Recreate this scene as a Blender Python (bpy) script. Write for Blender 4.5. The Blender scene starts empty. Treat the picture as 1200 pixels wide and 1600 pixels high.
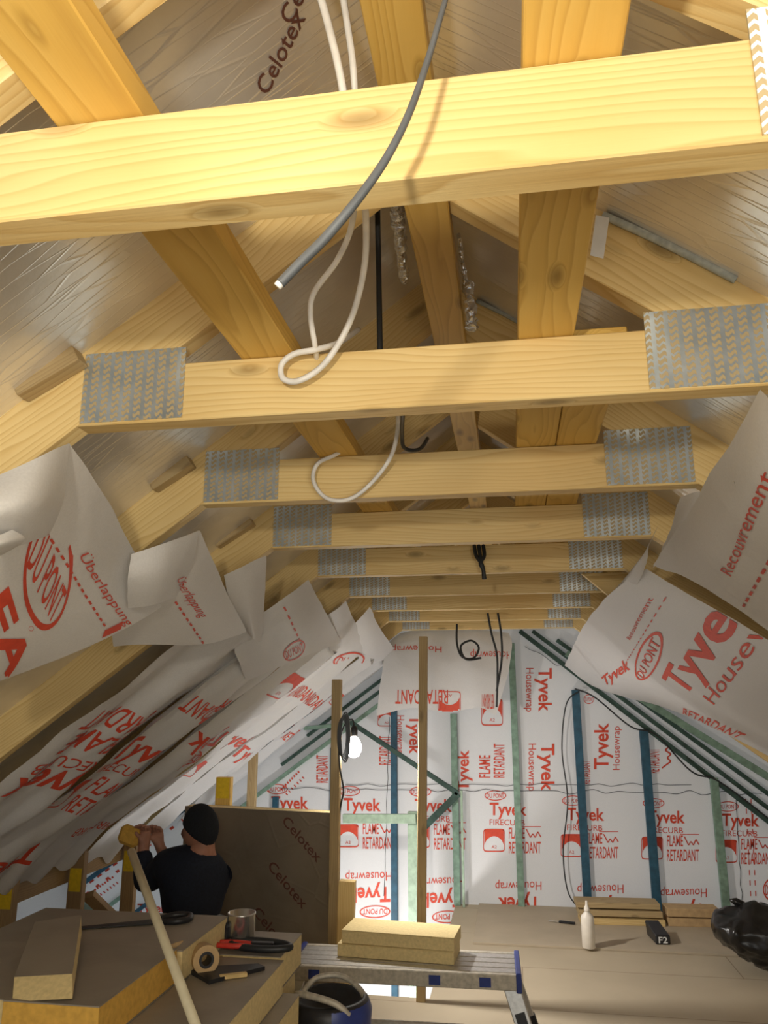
import bpy, bmesh, math, random
from mathutils import Vector, Matrix, noise, Euler
from mathutils.bvhtree import BVHTree

random.seed(7)
S = bpy.context.scene
COL = S.collection
ZC = 1.49                                   # eye height of the camera above the attic floor

# ------------------------------------------------------------------ camera
FPX = 1200.0
TH = math.atan(293 / 1200.0)                # pitch up
PS = math.atan(0.1619)                      # yaw to the left
FW = Vector((-math.sin(PS) * math.cos(TH), math.cos(PS) * math.cos(TH), math.sin(TH)))
RT = Vector((math.cos(PS), math.sin(PS), 0))
UP = RT.cross(FW)
cd = bpy.data.cameras.new('camera'); cam = bpy.data.objects.new('camera', cd); COL.objects.link(cam)
cd.sensor_fit = 'VERTICAL'; cd.sensor_height = 32.0; cd.lens = 32.0 * FPX / 1600.0
cd.clip_start = 0.02
mw = Matrix.Identity(4)
for i in range(3):
    mw[i][0] = RT[i]; mw[i][1] = UP[i]; mw[i][2] = -FW[i]
mw[2][3] = ZC
cam.matrix_world = mw
S.camera = cam

# ------------------------------------------------------------------ light
W = bpy.data.worlds.new('attic_air'); S.world = W; W.use_nodes = True
bg = W.node_tree.nodes['Background']; bg.inputs[0].default_value = (.80, .90, 1.0, 1); bg.inputs[1].default_value = .40
S.view_settings.view_transform = 'Standard'; S.view_settings.look = 'None'
S.view_settings.gamma = 1.0; S.view_settings.use_curve_mapping = False
S.view_settings.exposure = 0.72

def lamp(name, kind, loc, energy, color, size=.05, target=None, cone=None):
    l = bpy.data.lights.new(name, kind); l.energy = energy; l.color = color
    if kind in ('POINT', 'SPOT'): l.shadow_soft_size = size
    if kind == 'AREA': l.size = size
    if cone: l.spot_size = math.radians(cone); l.spot_blend = .6
    o = bpy.data.objects.new(name, l); COL.objects.link(o); o.location = loc
    if target is not None:
        o.rotation_euler = (Vector(target) - Vector(loc)).to_track_quat('-Z', 'Y').to_euler()
    return o
lamp('work_lamp', 'POINT', (-.22, -.16, 1.76), 23, (1.0, .90, .72), .035)
lamp('right_fill', 'AREA', (.9, -.9, 1.3), 11, (1.0, .93, .80), .8, (0, 3, 1.3))  # added unseen fill from behind right, not light off the ceiling
lamp('bulb_light', 'SPOT', (-.86, 4.36, 1.29), 105, (1.0, .95, .90), .04, (-.36, 4.80, .55), 165)
bpy.data.lights['bulb_light'].spot_blend = 1.0
lamp('stairwell_fill', 'POINT', (-1.0, 5.2, -.55), 34, (1.0, .97, .95), .1)  # added unseen fill below the floor, brightens the lower gable
lamp('eaves_fill', 'POINT', (-3.0, 5.6, .75), 26, (.92, .93, 1.0), .1)  # added unseen fill, brightens the left eaves and the gable behind

# ------------------------------------------------------------------ helpers
def P(x, y, z): return Vector((x, y, z + ZC))           # camera-height based coordinates
def ray(px, py): return FW + RT * ((px - 600) / FPX) - UP * ((py - 800) / FPX)
def aY(px, py, Y): r = ray(px, py); return P(*(r * (Y / r.y)))
def aZ(px, py, z): r = ray(px, py); return P(*(r * (z / r.z)))
SL = .75
XL, XR, ZB = -.80, .466, .505                            # lower corners of the collar ties
CS = math.cos(math.atan(SL))
def aL(px, py, d):                                       # point d inside the left roof slope
    r = ray(px, py); k = ZB - SL * XL
    c = k - d / CS                                       # z = c + SL*x
    return P(*(r * (c / (r.z - SL * r.x))))
def aR(px, py, d):
    r = ray(px, py); c = ZB + SL * XR - d / CS
    return P(*(r * (c / (r.z + SL * r.x))))
def zl(x): return ZB + SL * (x - XL)
def zr(x): return ZB - SL * (x - XR)

def link(name, me, mats=(), parent=None):
    o = bpy.data.objects.new(name, me); COL.objects.link(o)
    for m in mats if isinstance(mats, (list, tuple)) else [mats]: me.materials.append(m)
    if parent: o.parent = parent
    return o
def tag(o, label, cat, group=None, kind=None):
    o['label'] = label; o['category'] = cat
    if group: o['group'] = group
    if kind: o['kind'] = kind
    return o
def thing(name, label, cat, loc, group=None, rz=0):
    o = bpy.data.objects.new(name, None); COL.objects.link(o); o.location = loc; o.rotation_euler.z = rz
    o.empty_display_size = .05
    return tag(o, label, cat, group)
def struct(o): o['kind'] = 'structure'; return o

class MB:
    def __init__(s): s.v = []; s.f = []; s.m = []; s.sm = []
    def add(s, vs, fs, m=0, smooth=False):
        b = len(s.v); s.v += [Vector(v) for v in vs]
        for f in fs: s.f.append([b + i for i in f]); s.m.append(m); s.sm.append(smooth)
        return s
    def box(s, x0, x1, y0, y1, z0, z1, m=0):
        vs = [(x, y, z) for z in (z0, z1) for y in (y0, y1) for x in (x0, x1)]
        return s.add(vs, [(0, 2, 3, 1), (4, 5, 7, 6), (0, 1, 5, 4), (2, 6, 7, 3), (0, 4, 6, 2), (1, 3, 7, 5)], m)
    def prism(s, poly, y0, y1, m=0):                     # polygon in x,z extruded along y
        n = len(poly)
        vs = [(x, y0, z) for x, z in poly] + [(x, y1, z) for x, z in poly]
        fs = [list(range(n)), list(range(2 * n - 1, n - 1, -1))]
        fs += [(i, i + n, (i + 1) % n + n, (i + 1) % n) for i in range(n)]
        return s.add(vs, fs, m)
    def tube(s, pts, r, n=8, m=0, cap=True):
        pts = [Vector(p) for p in pts]; rings = []; N = len(pts)
        rr = r if isinstance(r, (list, tuple)) else [r] * N
        t = (pts[1] - pts[0]).normalized(); a = t.orthogonal().normalized()
        for i, p in enumerate(pts):
            t = (pts[min(i + 1, N - 1)] - pts[max(i - 1, 0)]).normalized()
            a = (a - t * a.dot(t)).normalized(); b = t.cross(a)
            rings.append([p + (a * math.cos(2 * math.pi * k / n) + b * math.sin(2 * math.pi * k / n)) * rr[i] for k in range(n)])
        vs = [v for q in rings for v in q]
        fs = [(i * n + k, i * n + (k + 1) % n, (i + 1) * n + (k + 1) % n, (i + 1) * n + k) for i in range(N - 1) for k in range(n)]
        if cap: fs += [list(range(n))[::-1], [(N - 1) * n + k for k in range(n)]]
        return s.add(vs, fs, m, True)
    def lathe(s, prof, c=(0, 0, 0), n=24, m=0, axis='z'):
        c = Vector(c); vs = []
        for r, h in prof:
            for k in range(n):
                a = 2 * math.pi * k / n
                q = (r * math.cos(a), r * math.sin(a), h)
                if axis == 'y': q = (q[0], q[2], q[1])
                if axis == 'x': q = (q[2], q[0], q[1])
                vs.append(c + Vector(q))
        N = len(prof)
        fs = [(i * n + k, i * n + (k + 1) % n, (i + 1) * n + (k + 1) % n, (i + 1) * n + k) for i in range(N - 1) for k in range(n)]
        fs += [list(range(n))[::-1], [(N - 1) * n + k for k in range(n)]]
        return s.add(vs, fs, m, True)
    def mesh(s, name, bevel=0):
        me = bpy.data.meshes.new(name)
        me.from_pydata([tuple(v) for v in s.v], [], s.f)
        for p, m, sm in zip(me.polygons, s.m, s.sm): p.material_index = m; p.use_smooth = sm
        bm = bmesh.new(); bm.from_mesh(me)
        if bevel:
            bmesh.ops.bevel(bm, geom=bm.edges[:], offset=bevel, segments=1, affect='EDGES', profile=.5)
        bmesh.ops.recalc_face_normals(bm, faces=bm.faces[:])
        bm.to_mesh(me); bm.free(); me.update()
        return me
    def build(s, name, mats, parent=None, bevel=0, loc=None, rot=None):
        o = link(name, s.mesh(name, bevel), mats, parent)
        if loc is not None: o.location = loc
        if rot is not None: o.rotation_euler = rot
        return o

def spline(pts, n=12):
    pts = [Vector(p) for p in pts]; out = []
    for i in range(len(pts) - 1):
        p0 = pts[max(i - 1, 0)]; p1 = pts[i]; p2 = pts[i + 1]; p3 = pts[min(i + 2, len(pts) - 1)]
        for k in range(n):
            t = k / n
            out.append(.5 * ((2 * p1) + (p2 - p0) * t + (2 * p0 - 5 * p1 + 4 * p2 - p3) * t * t + (3 * p1 - p0 - 3 * p2 + p3) * t ** 3))
    out.append(pts[-1]); return out

# ------------------------------------------------------------------ materials
class NT:
    def __init__(s, name):
        s.mat = bpy.data.materials.new(name); s.mat.use_nodes = True
        s.t = s.mat.node_tree; s.b = s.t.nodes['Principled BSDF']
    def n(s, typ, **kw):
        q = s.t.nodes.new(typ)
        for k, v in kw.items():
            if k.startswith('i_'):
                key = k[2:]; key = int(key) if key.isdigit() else key
                if hasattr(v, 'is_output'): s.t.links.new(v, q.inputs[key])
                else: q.inputs[key].default_value = v
            else: setattr(q, k, v)
        return q
    def L(s, a, b): s.t.links.new(a, b)
    def ramp(s, fac, stops, interp='LINEAR'):
        q = s.n('ShaderNodeValToRGB'); q.color_ramp.interpolation = interp
        e = q.color_ramp.elements
        while len(e) < len(stops): e.new(.5)
        for el, (p, c) in zip(e, stops): el.position = p; el.color = c if len(c) == 4 else (*c, 1)
        s.L(fac, q.inputs[0]); return q.outputs[0]
    def mix(s, fac, a, b, typ='MIX'):
        q = s.n('ShaderNodeMix', data_type='RGBA', blend_type=typ)
        for k, v in ((0, fac), (6, a), (7, b)):
            if hasattr(v, 'is_output'): s.L(v, q.inputs[k])
            elif k == 0: q.inputs[0].default_value = v
            else: q.inputs[k].default_value = (*v, 1) if len(v) == 3 else v
        return q.outputs[2]
    def math(s, op, a, b=0.0, c=None):
        q = s.n('ShaderNodeMath', operation=op)
        for k, v in enumerate((a, b) if c is None else (a, b, c)):
            if hasattr(v, 'is_output'): s.L(v, q.inputs[k])
            else: q.inputs[k].default_value = v
        return q.outputs[0]
    def coord(s, scale=(1, 1, 1), shift=True):
        tc = s.n('ShaderNodeTexCoord'); o = tc.outputs['Object']
        if shift:
            oi = s.n('ShaderNodeObjectInfo')
            r = s.math('MULTIPLY', oi.outputs['Random'], 37.0)
            cx = s.n('ShaderNodeCombineXYZ', i_0=r, i_1=r, i_2=r)
            va = s.n('ShaderNodeVectorMath', operation='ADD'); s.L(o, va.inputs[0]); s.L(cx.outputs[0], va.inputs[1]); o = va.outputs[0]
        mp = s.n('ShaderNodeMapping'); s.L(o, mp.inputs[0]); mp.inputs['Scale'].default_value = scale
        return mp.outputs[0]
    def bump(s, h, strength=.3, dist=.002):
        q = s.n('ShaderNodeBump'); q.inputs['Strength'].default_value = strength; q.inputs['Distance'].default_value = dist
        s.L(h, q.inputs['Height']); s.L(q.outputs[0], s.b.inputs['Normal'])
    def col(s, c):
        if hasattr(c, 'is_output'): s.L(c, s.b.inputs['Base Color'])
        else: s.b.inputs['Base Color'].default_value = (*c, 1)
    def set(s, **kw):
        for k, v in kw.items():
            s.b.inputs[k.replace('_', ' ')].default_value = v
        return s

def simple(name, c, rough=.6, metal=0, noise_amt=.12, nscale=30, spec=.4):
    q = NT(name); v = q.coord((nscale,) * 3)
    nz = q.n('ShaderNodeTexNoise', i_Vector=v, i_Scale=1.0, i_Detail=4.0)
    d = tuple(x * (1 - noise_amt) for x in c); l = tuple(min(1, x * (1 + noise_amt)) for x in c)
    q.col(q.ramp(nz.outputs[0], [(.3, d), (.7, l)]))
    q.set(Roughness=rough, Metallic=metal); q.b.inputs['Specular IOR Level'].default_value = spec
    q.bump(nz.outputs[0], .08)
    return q.mat

def wood(name, light, mid, dark, rough=.5):
    q = NT(name)
    v = q.coord((1, 1, 1))
    m1 = q.n('ShaderNodeMapping', i_0=v); m1.inputs['Scale'].default_value = (1.2, 9, 9)
    # knots: cells stretched along the grain, few and small
    kv = q.n('ShaderNodeMapping', i_0=v); kv.inputs['Scale'].default_value = (4.2, 12, 12)
    vo = q.n('ShaderNodeTexVoronoi', i_Vector=kv.outputs[0], i_Scale=1.0, i_Randomness=1.0)
    knot = q.ramp(vo.outputs['Distance'], [(.0, (1, 1, 1)), (.085, (.7, .7, .7)), (.2, (0, 0, 0))])
    n1 = q.n('ShaderNodeTexNoise', i_Vector=m1.outputs[0], i_Scale=1.0, i_Detail=2.0)
    sep = q.n('ShaderNodeSeparateXYZ'); q.L(v, sep.inputs[0])
    r = q.math('ADD', q.math('MULTIPLY', sep.outputs[1], 90.0), q.math('MULTIPLY', sep.outputs[2], 190.0))
    r = q.math('ADD', r, q.math('MULTIPLY', n1.outputs[0], 26.0))
    r = q.math('ADD', r, q.math('MULTIPLY', knot, 5.0))
    ring = q.math('FRACT', q.math('MULTIPLY', r, .42))
    ringc = q.ramp(ring, [(.0, light), (.62, mid), (.9, dark), (1.0, light)])
    fv = q.n('ShaderNodeMapping', i_0=v); fv.inputs['Scale'].default_value = (6, 260, 260)
    nf = q.n('ShaderNodeTexNoise', i_Vector=fv.outputs[0], i_Scale=1.0, i_Detail=3.0)
    bl = q.n('ShaderNodeMapping', i_0=v); bl.inputs['Scale'].default_value = (2.2, 5, 5)
    nb = q.n('ShaderNodeTexNoise', i_Vector=bl.outputs[0], i_Scale=1.0, i_Detail=1.0)
    c = q.mix(.68, mid, ringc)
    c = q.mix(q.math('MULTIPLY', nf.outputs[0], .35), c, light)
    c = q.mix(q.ramp(nb.outputs[0], [(.42, (0, 0, 0)), (.75, (.45, .45, .45))]), c, dark)
    kf = q.math('MULTIPLY', knot, .75)
    c = q.mix(kf, c, tuple(x * .32 for x in dark))
    oi = q.n('ShaderNodeObjectInfo')
    hv = q.n('ShaderNodeHueSaturation'); q.L(c, hv.inputs['Color'])
    q.L(q.math('ADD', q.math('MULTIPLY', oi.outputs['Random'], .22), .88), hv.inputs['Value'])
    q.col(hv.outputs[0])
    q.set(Roughness=rough); q.b.inputs['Specular IOR Level'].default_value = .45
    q.bump(q.math('ADD', nf.outputs[0], q.math('MULTIPLY', ring, .6)), .18, .0015)
    return q.mat

M = {}
M['pine'] = wood('planed_pine', (.82, .64, .31), (.74, .53, .22), (.56, .35, .11))
M['pine_warm'] = wood('amber_pine', (.70, .47, .13), (.62, .385, .085), (.46, .26, .05))
M['pine_old'] = wood('weathered_pine', (.50, .38, .20), (.43, .31, .15), (.30, .20, .09), .65)
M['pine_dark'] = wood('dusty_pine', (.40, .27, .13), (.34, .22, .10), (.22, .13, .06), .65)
M['green'] = simple('green_timber', (.20, .31, .24), .6, 0, .25, 25)
M['bluegreen'] = simple('blue_timber', (.022, .085, .135), .55, 0, .25, 25)
M['darkgreen'] = simple('dark_green_batten', (.035, .075, .06), .6, 0, .3, 25)
M['greenlit'] = simple('lit_green_timber', (.33, .44, .33), .6, 0, .2, 25)  # lit copy of the green timber, brightness put into the colour
M['ink'] = simple('red_print', (.62, .065, .03), .6, 0, .1, 40)
M['ink_dark'] = simple('dull_red_print', (.13, .05, .035), .6, 0, .1, 40)
M['yellow'] = simple('yellow_label_paper', (.72, .50, .02), .6, 0, .1, 60)
M['black'] = simple('black_plastic', (.018, .018, .02), .4, 0, .2, 40)
M['blackmark'] = simple('black_marking', (.03, .03, .03), .6)
M['cable_white'] = simple('white_cable_sheath', (.78, .76, .72), .4)
M['cable_grey'] = simple('grey_cable_sheath', (.085, .092, .10), .42)
M['cable_black'] = simple('black_cable_sheath', (.02, .022, .024), .45)
M['pir'] = simple('yellow_foam_core', (.72, .57, .28), .85, 0, .1, 80)
M['pir_o'] = simple('amber_foam_core', (.66, .38, .07), .85, 0, .12, 60)
M['cream'] = simple('cream_stick_paint', (.66, .59, .40), .55, 0, .06, 30)
M['alu'] = simple('brushed_aluminium', (.62, .61, .58), .38, .75, .12, 60)
M['alu_dirty'] = simple('plaster_spattered_aluminium', (.50, .46, .38), .6, .35, .2, 50)
M['steel'] = simple('tin_plate', (.62, .60, .56), .25, .9, .1, 30)
M['chrome'] = simple('bright_metal', (.7, .7, .7), .2, .95, .05, 30)
M['redplastic'] = simple('red_handle', (.60, .045, .03), .45)
M['blueplastic'] = simple('navy_plastic', (.03, .05, .22), .35)
M['cardboard'] = simple('cardboard', (.50, .34, .17), .8)
M['whiteplastic'] = simple('white_plastic', (.78, .73, .64), .4, 0, .05)
M['skin'] = simple('skin', (.36, .17, .11), .55, 0, .1, 40)
M['navy'] = simple('navy_sweater', (.006, .010, .022), .85, 0, .3, 90)
M['knit'] = simple('black_knit', (.007, .009, .013), .9, 0, .3, 120)
M['trouser'] = simple('dark_trousers', (.012, .013, .016), .85, 0, .2, 60)
M['foam'] = simple('grey_foam_bead', (.42, .45, .42), .7, 0, .2, 80)
M['paper'] = simple('white_paper', (.72, .72, .70), .7, 0, .05, 40)

def tyvek():
    q = NT('white_membrane'); v = q.coord((1, 1, 1))
    n1 = q.n('ShaderNodeTexNoise', i_Vector=v, i_Scale=9.0, i_Detail=5.0, i_Distortion=.6)
    n2 = q.n('ShaderNodeTexNoise', i_Vector=v, i_Scale=240.0, i_Detail=2.0)
    q.col(q.ramp(n2.outputs[0], [(.3, (.70, .69, .68)), (.7, (.77, .76, .75))]))
    q.set(Roughness=.55); q.b.inputs['Specular IOR Level'].default_value = .35
    q.bump(n1.outputs[0], .5, .006)
    tr = q.n('ShaderNodeBsdfTranslucent'); tr.inputs[0].default_value = (.75, .74, .72, 1)
    mx = q.n('ShaderNodeMixShader', i_0=.18)
    q.L(q.b.outputs[0], mx.inputs[1]); q.L(tr.outputs[0], mx.inputs[2])
    q.L(mx.outputs[0], q.t.nodes['Material Output'].inputs[0])
    return q.mat
M['tyvek'] = tyvek()

def foil(name, c, rough, wr=.5, metal=.8):
    q = NT(name); v = q.coord((1, 1, 1))
    n1 = q.n('ShaderNodeTexNoise', i_Vector=v, i_Scale=5.0, i_Detail=6.0, i_Distortion=.8)
    n3 = q.n('ShaderNodeTexNoise', i_Vector=v, i_Scale=70.0, i_Detail=3.0)
    # creases: thin ridges running across the board
    mp = q.n('ShaderNodeMapping', i_0=v); mp.inputs['Scale'].default_value = (5, 46, 5); mp.inputs['Rotation'].default_value = (0, 0, .25)
    vo = q.n('ShaderNodeTexVoronoi', i_Vector=mp.outputs[0], i_Scale=1.0, feature='DISTANCE_TO_EDGE')
    cr = q.ramp(vo.outputs[0], [(0, (1, 1, 1)), (.05, (0, 0, 0))])
    h = q.math('ADD', q.math('MULTIPLY', n1.outputs[0], .8), q.math('ADD', q.math('MULTIPLY', cr, .25), q.math('MULTIPLY', n3.outputs[0], .12)))
    q.col(q.ramp(n1.outputs[0], [(.3, tuple(x * .85 for x in c)), (.7, c)]))
    q.set(Roughness=rough, Metallic=metal)
    q.bump(h, wr, .006)
    return q.mat
M['foil'] = foil('foil_facing', (.88, .85, .80), .30, .30, .62)
M['foil_dull'] = foil('dull_foil_facing', (.40, .34, .26), .42, .3, .65)
M['foil_crump'] = foil('crumpled_foil', (.82, .82, .80), .18, 1.0)

def plate():
    q = NT('punched_zinc'); v = q.coord((1, 1, 1), False)
    sp = q.n('ShaderNodeSeparateXYZ'); q.L(v, sp.inputs[0])
    u = q.math('MULTIPLY', sp.outputs[0], 1 / .0225)
    cu = q.math('FLOOR', u)
    w = q.math('ADD', q.math('MULTIPLY', sp.outputs[2], 1 / .0125), q.math('MULTIPLY', cu, .5))
    fu = q.math('ABSOLUTE', q.math('SUBTRACT', q.math('FRACT', u), .5))
    # slanted slot
    w2 = q.math('ADD', w, q.math('MULTIPLY', q.math('PINGPONG', q.math('MULTIPLY', q.math('FRACT', u), 3.0), 1.0), .55))
    fw = q.math('ABSOLUTE', q.math('SUBTRACT', q.math('FRACT', w2), .5))
    a = q.math('LESS_THAN', fu, .33); b = q.math('LESS_THAN', fw, .30)
    slot = q.math('MULTIPLY', a, b)
    nz = q.n('ShaderNodeTexNoise', i_Vector=v, i_Scale=18.0, i_Detail=3.0)
    zn = q.ramp(nz.outputs[0], [(.3, (.42, .49, .54)), (.7, (.68, .75, .80))])
    q.col(q.mix(slot, zn, (.46, .36, .20)))  # slot tan is the wood's reflection, put into the colour
    q.L(q.math('MULTIPLY', q.math('SUBTRACT', 1.0, slot), .85), q.b.inputs['Metallic'])
    q.set(Roughness=.38)
    q.bump(q.math('SUBTRACT', 1.0, slot), .8, .002)
    return q.mat
M['plate'] = plate()

def floor_mat():
    q = NT('grey_floor_board'); v = q.coord((1, 1, 1), False)
    n1 = q.n('ShaderNodeTexNoise', i_Vector=v, i_Scale=2.2, i_Detail=5.0)
    n2 = q.n('ShaderNodeTexNoise', i_Vector=v, i_Scale=120.0, i_Detail=2.0)
    c = q.ramp(n1.outputs[0], [(.3, (.42, .35, .245)), (.7, (.48, .405, .285))])
    br = q.n('ShaderNodeTexBrick', i_Vector=v, i_Scale=1.0, offset=.5)
    br.inputs['Brick Width'].default_value = 2.4; br.inputs['Row Height'].default_value = .62; br.inputs['Mortar Size'].default_value = .003
    br.inputs['Color1'].default_value = (1, 1, 1, 1); br.inputs['Color2'].default_value = (1, 1, 1, 1); br.inputs['Mortar'].default_value = (.55, .5, .45, 1)
    q.col(q.mix(1.0, c, br.outputs[0], 'MULTIPLY'))
    q.set(Roughness=.7); q.bump(n2.outputs[0], .1)
    return q.mat
M['floor'] = floor_mat()
M['board_grey'] = simple('grey_board_face', (.43, .36, .26), .7, 0, .06, 6)
M['pirface'] = foil('dusty_foil_face', (.38, .335, .27), .55, .12, .4)

def emit(name, c, k):
    q = NT(name); q.b.inputs['Emission Color'].default_value = (*c, 1); q.b.inputs['Emission Strength'].default_value = k
    q.col(c); return q.mat
M['glow'] = emit('lit_bulb_glass', (1.0, .95, .85), 25)

# ------------------------------------------------------------------ lettering
_tc = {}
def glyphs(body, bold=.0):
    k = (body, bold)
    if k in _tc: return _tc[k]
    cu = bpy.data.curves.new('lettering', 'FONT'); cu.body = body; cu.resolution_u = 3; cu.offset = bold; cu.fill_mode = 'FRONT'
    o = bpy.data.objects.new('lettering', cu); COL.objects.link(o)
    bpy.context.view_layer.update()
    me = bpy.data.meshes.new_from_object(o)
    bpy.data.objects.remove(o); bpy.data.curves.remove(cu)
    vs = [(v.co.x, v.co.y) for v in me.vertices]; fs = [list(p.vertices) for p in me.polygons]
    bpy.data.meshes.remove(me)
    x0 = min(v[0] for v in vs); x1 = max(v[0] for v in vs)
    vs = [((x - x0) / (x1 - x0), y / .70) for x, y in vs]     # cap height -> 1
    _tc[k] = (vs, fs); return _tc[k]
def ring(cx, cy, rx, ry, w, n=40, power=2.0):
    vs = []; fs = []
    for i in range(n):
        a = 2 * math.pi * i / n; ca, sa = math.cos(a), math.sin(a)
        ca = math.copysign(abs(ca) ** (2 / power), ca); sa = math.copysign(abs(sa) ** (2 / power), sa)
        vs += [(cx + rx * ca, cy + ry * sa), (cx + (rx - w * .5) * ca, cy + (ry - w) * sa)]
    for i in range(n):
        j = (i + 1) % n; fs.append((2 * i, 2 * j, 2 * j + 1, 2 * i + 1))
    return vs, fs
def join2d(*parts):
    V = []; Fc = []
    for vs, fs in parts:
        b = len(V); V += vs; Fc += [[b + i for i in f] for f in fs]
    return V, Fc
def placed(shape, x0, y0, x1, y1):
    vs, fs = shape; return [(x0 + x * (x1 - x0), y0 + y * (y1 - y0)) for x, y in vs], fs
def rect(x0, y0, x1, y1): return [(x0, y0), (x1, y0), (x1, y1), (x0, y1)], [(0, 1, 2, 3)]
def oval_logo():
    return join2d(ring(.5, .5, .5, .5, .085), placed(glyphs('DU PONT', .01), .1, .28, .9, .70))
def icon():
    arch = [(.05 + .9 * i / 12, .30 + .38 * math.sin(math.pi * i / 12) ** .6) for i in range(13)]
    vs = []; fs = []
    for x, y in arch: vs += [(x, y), (x, .95)]
    for i in range(12): fs.append((2 * i, 2 * i + 2, 2 * i + 3, 2 * i + 1))
    return join2d(ring(.5, .5, .5, .5, .05, 40, 8), (vs, fs), placed(glyphs('A2', 0), .38, .15, .62, .28))
def dashes(n, w=.5):
    return join2d(*[rect(i / n, 0, (i + w) / n, 1) for i in range(n)])
def houses():
    out = []
    pts = [(0, 1), (.3, .1), (.45, .5), (.62, .1), (.8, .7), (1, .15)]
    for a, b in zip(pts, pts[1:]):
        d = Vector(b) - Vector(a); nn = Vector((-d.y, d.x)).normalized() * .04
        out.append(([(a[0] - nn.x, a[1] - nn.y), (b[0] - nn.x, b[1] - nn.y), (b[0] + nn.x, b[1] + nn.y), (a[0] + nn.x, a[1] + nn.y)], [(0, 1, 2, 3)]))
    return join2d(*out)

def cut2d(shape, nx, ny):
    bm = bmesh.new(); vs = [bm.verts.new((x, y, 0)) for x, y in shape[0]]
    for f in shape[1]:
        try: bm.faces.new([vs[i] for i in f])
        except ValueError: pass
    xs = [v.co.x for v in bm.verts]; ys = [v.co.y for v in bm.verts]
    x0, x1, y0, y1 = min(xs), max(xs), min(ys), max(ys)
    for i in range(1, nx):
        bmesh.ops.bisect_plane(bm, geom=bm.verts[:] + bm.edges[:] + bm.faces[:], plane_co=(x0 + (x1 - x0) * i / nx, 0, 0), plane_no=(1, 0, 0))
    for i in range(1, ny):
        bmesh.ops.bisect_plane(bm, geom=bm.verts[:] + bm.edges[:] + bm.faces[:], plane_co=(0, y0 + (y1 - y0) * i / ny, 0), plane_no=(0, 1, 0))
    bm.verts.index_update()
    out = [(v.co.x, v.co.y) for v in bm.verts], [[v.index for v in f.verts] for f in bm.faces]
    bm.free(); return out

class Sheet:
    """A loose membrane sheet: fine curved patches plus the print that lies on them."""
    def __init__(s): s.mb = MB(); s.tree = None; s.inkv = []; s.inkf = []
    def patch(s, rows, n=10, wr=.006, seed=0, freq=7.0):
        rows = [spline(r, n) for r in rows]
        cols = [spline([r[i] for r in rows], n) for i in range(len(rows[0]))]
        nu, nv = len(cols), len(cols[0]); vs = []
        for c in cols:
            for p in c:
                q = noise.noise_vector(p * freq + Vector((seed, 0, 0))) + .5 * noise.noise_vector(p * freq * 2.3 + Vector((0, seed, 3)))
                vs.append(p + q * wr)
        fs = [(i * nv + j, i * nv + j + 1, (i + 1) * nv + j + 1, (i + 1) * nv + j) for i in range(nu - 1) for j in range(nv - 1)]
        s.mb.add(vs, fs, 0, True); s.tree = None; return s
    def bvh(s):
        if s.tree is None: s.tree = BVHTree.FromPolygons([tuple(v) for v in s.mb.v], s.mb.f)
        return s.tree
    def hit(s, px, py):
        o = Vector((0, 0, ZC)); d = ray(px, py).normalized()
        h = s.bvh().ray_cast(o, d)
        if h[0] is None:
            best = min(s.mb.v, key=lambda v: ((v - o) - d * (v - o).dot(d)).length)
            return o + d * (best - o).dot(d)
        return h[0]
    def frame(s, shape, A, B, C, nx=8, ny=3, lim=.10):
        vs, fs = cut2d(shape, int(nx * 1.8), int(ny * 2.2))
        e1 = B - A; e2 = C - A; n = e1.cross(e2).normalized()
        eye = Vector((0, 0, ZC))
        if n.dot(eye - A) < 0: n = -n
        t = s.bvh(); pts = []
        for x, y in vs:
            q = A + e1 * x + e2 * y
            h = t.ray_cast(q + n * lim, -n, lim * 2)
            pts.append(None if h[0] is None else h[0] + n * .0024)
        b = len(s.inkv); mp = {}
        for i, p in enumerate(pts):
            if p is not None: mp[i] = len(s.inkv); s.inkv.append(p)
        for f in fs:
            if all(i in mp for i in f): s.inkf.append([mp[i] for i in f])
        return s
    def ink(s, shape, p0, p1, p2, nx=8, ny=3, lim=.10):
        return s.frame(shape, s.hit(*p0), s.hit(*p1), s.hit(*p2), nx, ny, lim)
    def build(s, name, label, cat='membrane', group=None, parent=None, mat='tyvek'):
        if s.inkv: s.mb.add(s.inkv, s.inkf, 1)
        me = bpy.data.meshes.new(name); c = sum(s.mb.v, Vector()) / len(s.mb.v)
        me.from_pydata([tuple(v - c) for v in s.mb.v], [], s.mb.f)
        for p, m, sm in zip(me.polygons, s.mb.m, s.mb.sm): p.material_index = m; p.use_smooth = sm
        o = link(name, me, [M[mat], M['ink']], parent); o.location = c
        if label: tag(o, label, cat, group)
        return o
def centre(o):                                           # put a one-mesh thing's origin at its base centre
    me = o.data; xs = [v.co for v in me.vertices]
    c = Vector(((min(v.x for v in xs) + max(v.x for v in xs)) / 2, (min(v.y for v in xs) + max(v.y for v in xs)) / 2, min(v.z for v in xs)))
    me.transform(Matrix.Translation(-c)); o.location = o.location + c; return o
def stick(name, a, b, w, h, mat, label=None, cat=None, group=None, parent=None, roll=0, bevel=.002, poly=None):
    """timber from a to b: local x is the length, so the grain follows it"""
    a, b = Vector(a), Vector(b); L = (b - a).length; x = (b - a).normalized()
    ref = Vector((0, 1, 0)) if abs(x.y) < .9 else Vector((1, 0, 0))
    z = x.cross(ref).normalized()
    y = z.cross(x)
    R = Matrix((x, y, z)).transposed()
    if roll: R = R @ Matrix.Rotation(roll, 3, 'X')
    o = MB().box(-L / 2, L / 2, -w / 2, w / 2, -h / 2, h / 2).build(name, mat, parent, bevel)
    off = parent.location if parent else Vector()
    o.location = (a + b) / 2 - off; o.rotation_euler = R.to_euler()
    if label: tag(o, label, cat, group)
    return o

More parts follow.
